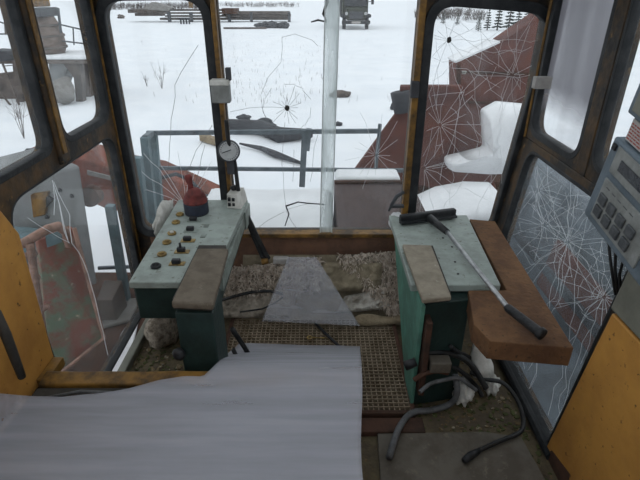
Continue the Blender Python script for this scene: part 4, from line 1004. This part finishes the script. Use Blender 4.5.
# right: rusty hopper plates, big container, snow heaps
ra = empty('rusty_hopper', at(400,170,y=5.6), 'rust red sloping steel hopper outside beside the right mullion', 'hopper')
hp = [at(352,173,y=5.6), at(398,110,y=5.6), at(400,86,y=5.6), at(462,86,y=5.6), at(500,200,y=5.6), at(410,184,y=5.6)]
MB().prism(hp, (.02,.12,0)).build('side_plate', M['rust'], ra, bevel=.015)
MB().tube([at(400,92,y=5.55), at(402,112,y=5.55)], [.11,.09], 12).build('roller', M['greydark'], ra, smooth=True)
MB().bar(at(352,174,y=5.58), at(412,185,y=5.58), .03, .04).build('lower_lip', M['darkrust'], ra)
MB().prism([at(352,182,y=5.9), at(520,182,y=5.9), at(520,330,y=5.9), at(352,330,y=5.9)], (0,.4,0)).build('base', M['darkrust'], ra)
rb = empty('steel_container', at(500,200,y=7.2), 'huge rust brown steel container with a sloping top outside the right front pane', 'container')
cp = [at(458,270,y=7.2), at(456,63,y=7.2), at(500,43,y=7.2), at(550,9,y=7.2), at(530,130,y=7.2), at(505,270,y=7.2)]
MB().prism(cp, (0,.45,0)).build('body', M['rust'], rb, bevel=.02)
mb = MB()
for ya in (72, 102): mb.bar(at(458,ya,y=7.17), at(528,ya+2,y=7.17), .04, .03)
mb.build('seam', M['darkrust'], rb)
MB().bar(at(458,64,y=7.17), at(464,190,y=7.17), .06, .05).build('corner_angle', M['darkrust'], rb)
MB().prism([at(456,63,y=7.2), at(500,43,y=7.2), at(500,41,y=7.2), at(456,61,y=7.2)], (0,.5,0)).build('snow_cap', M['snowdeck'], rb)
MB().prism([at(462,71,y=7.15), at(467,71,y=7.15), at(466,74,y=7.15), at(462,74,y=7.15)], (0,.03,0)).build('tag', M['whiteplastic'], rb)
def heap(pts, y, dep, label, seed):
    """domed snow heap: the outline at its own distance, bulging towards the cab, flat behind"""
    P_ = [at(px, py, y=y) for px, py in rnd(pts, 5, 5)]; c = sum(P_, Vector())/len(P_); mb = MB(); rings = []
    for f, dd in ((1,-.5),(1,0),(.95,.45),(.85,.7),(.68,.87),(.45,.96),(.2,1)):
        rings.append([mb.bm.verts.new(c + (p-c)*f + Vector((0, -dep*dd*(1+.25*noise.noise(p*4)*f), .012*noise.noise(p*7+Vector((seed,f*3,0)))))) for p in P_])
    K = len(P_)
    for A_, B_ in zip(rings, rings[1:]):
        for k in range(K): mb.bm.faces.new((A_[k], A_[(k+1)%K], B_[(k+1)%K], B_[k]))
    mb.bm.faces.new(rings[0][::-1]); mb.bm.faces.new(rings[-1])
    return tag(mb.build('snow_heap', M['snowdeck'], smooth=True), label, 'snow')
heap([(484,112),(500,104),(530,106),(530,172),(486,172),(448,170),(446,160),(462,156),(486,150)], 5.3, .28, 'tall white snow heap against the rusty container in right front pane', 1)
heap([(418,206),(440,196),(470,190),(498,190),(505,220),(420,226)], 4.6, .5, 'low snow heap just behind the far edge of the right console', 2)

# pines above the container and more on the slope
def pine(base, h, seed, label):
    rg = random.Random(seed); e = empty('pine_tree', base, label, 'tree', 'pines beyond the container')
    MB().tube([base-Vector((0,0,.1)), base+Vector((0,0,h*.9))], [.06*h/2,.02], 6).build('trunk', M['twig'], e)
    mb = MB()
    for k in range(9):
        z = h*(.15+.85*k/9); r_ = h*.23*(1-k/9.5)
        for a_ in range(9):
            an = a_*.698+rg.uniform(-.3,.3); d = Vector((math.cos(an), math.sin(an), -.25))*r_*rg.uniform(.7,1.1)
            c = base+Vector((0,0,z)); s_2 = Vector((-math.sin(an), math.cos(an), 0))*r_*.22
            vs = [mb.bm.verts.new(q_) for q_ in (c, c+d*.6+s_2, c+d, c+d*.6-s_2, c+d*.5+Vector((0,0,-.12*h*.5)))]
            mb.bm.faces.new((vs[0],vs[1],vs[2],vs[3])); mb.bm.faces.new((vs[0],vs[4],vs[2]))
    mb.build('foliage', M['pine'], e); return e
for i, (px, py, h) in enumerate(((443,24,1.5),(457,25,1.3),(487,30,2.0),(497,30,2.5),(508,30,2.8),(517,28,2.4),(527,22,2.8),(478,31,1.6))):
    pine(g(px, py), h, 50+i, ['snowy pine leftmost beyond the right front pane','small pine second from left beyond the right front pane','pine just above the snowy end of container slope','taller pine right of the one above container snow','tallest middle pine above the container slope','pine close right of the tallest middle pine','pine nearest the top right corner of right front pane','low pine left of the group above container slope'][i])

# right outside: blue grey sheeting and machine side seen through the shattered pane
mr = empty('machine_hull', (1.9,2.6,-.6), 'blue grey machine side outside the shattered lower right window', 'machine')
MB().prism([(1.55,1.2,-.9),(1.55,3.7,-.9),(1.65,3.7,.62),(1.65,1.2,.45)], (.8,0,0)).build('casing', M['bluewall'], mr, bevel=.03)
MB().prism([(1.53,2.1,-.1),(1.53,2.9,-.1),(1.60,2.9,.25),(1.60,2.1,.2)], (.05,0,0)).build('rusty_hatch', M['rust'], mr, bevel=.01)
MB().prism([(1.53,1.5,.02),(1.53,3.8,.02),(1.54,3.8,.07),(1.54,1.5,.07)], (.04,0,0)).build('rubbing_strip', M['greydark'], mr)
tag(MB().prism([(1.14,1.3,-.25),(1.54,1.3,-.25),(1.54,3.0,-.25),(1.14,3.0,-.25)], (0,0,.06)).build('catwalk', M['bluewall']), 'pale blue grey catwalk outside below the shattered right window', 'catwalk')
wl = empty('far_shed', (9.5,12,GZ), 'long low grey shed outside the upper right side windows', 'shed')
MB().box((7.6,6.2,GZ),(10.6,9.6,.55)).build('wall', M['bluewall'], wl)
MB().prism([(7.4,6.0,.55),(10.8,6.0,.55),(10.8,9.8,.8),(7.4,9.8,.8)], (0,0,.12)).build('roof', M['snowdeck'], wl)
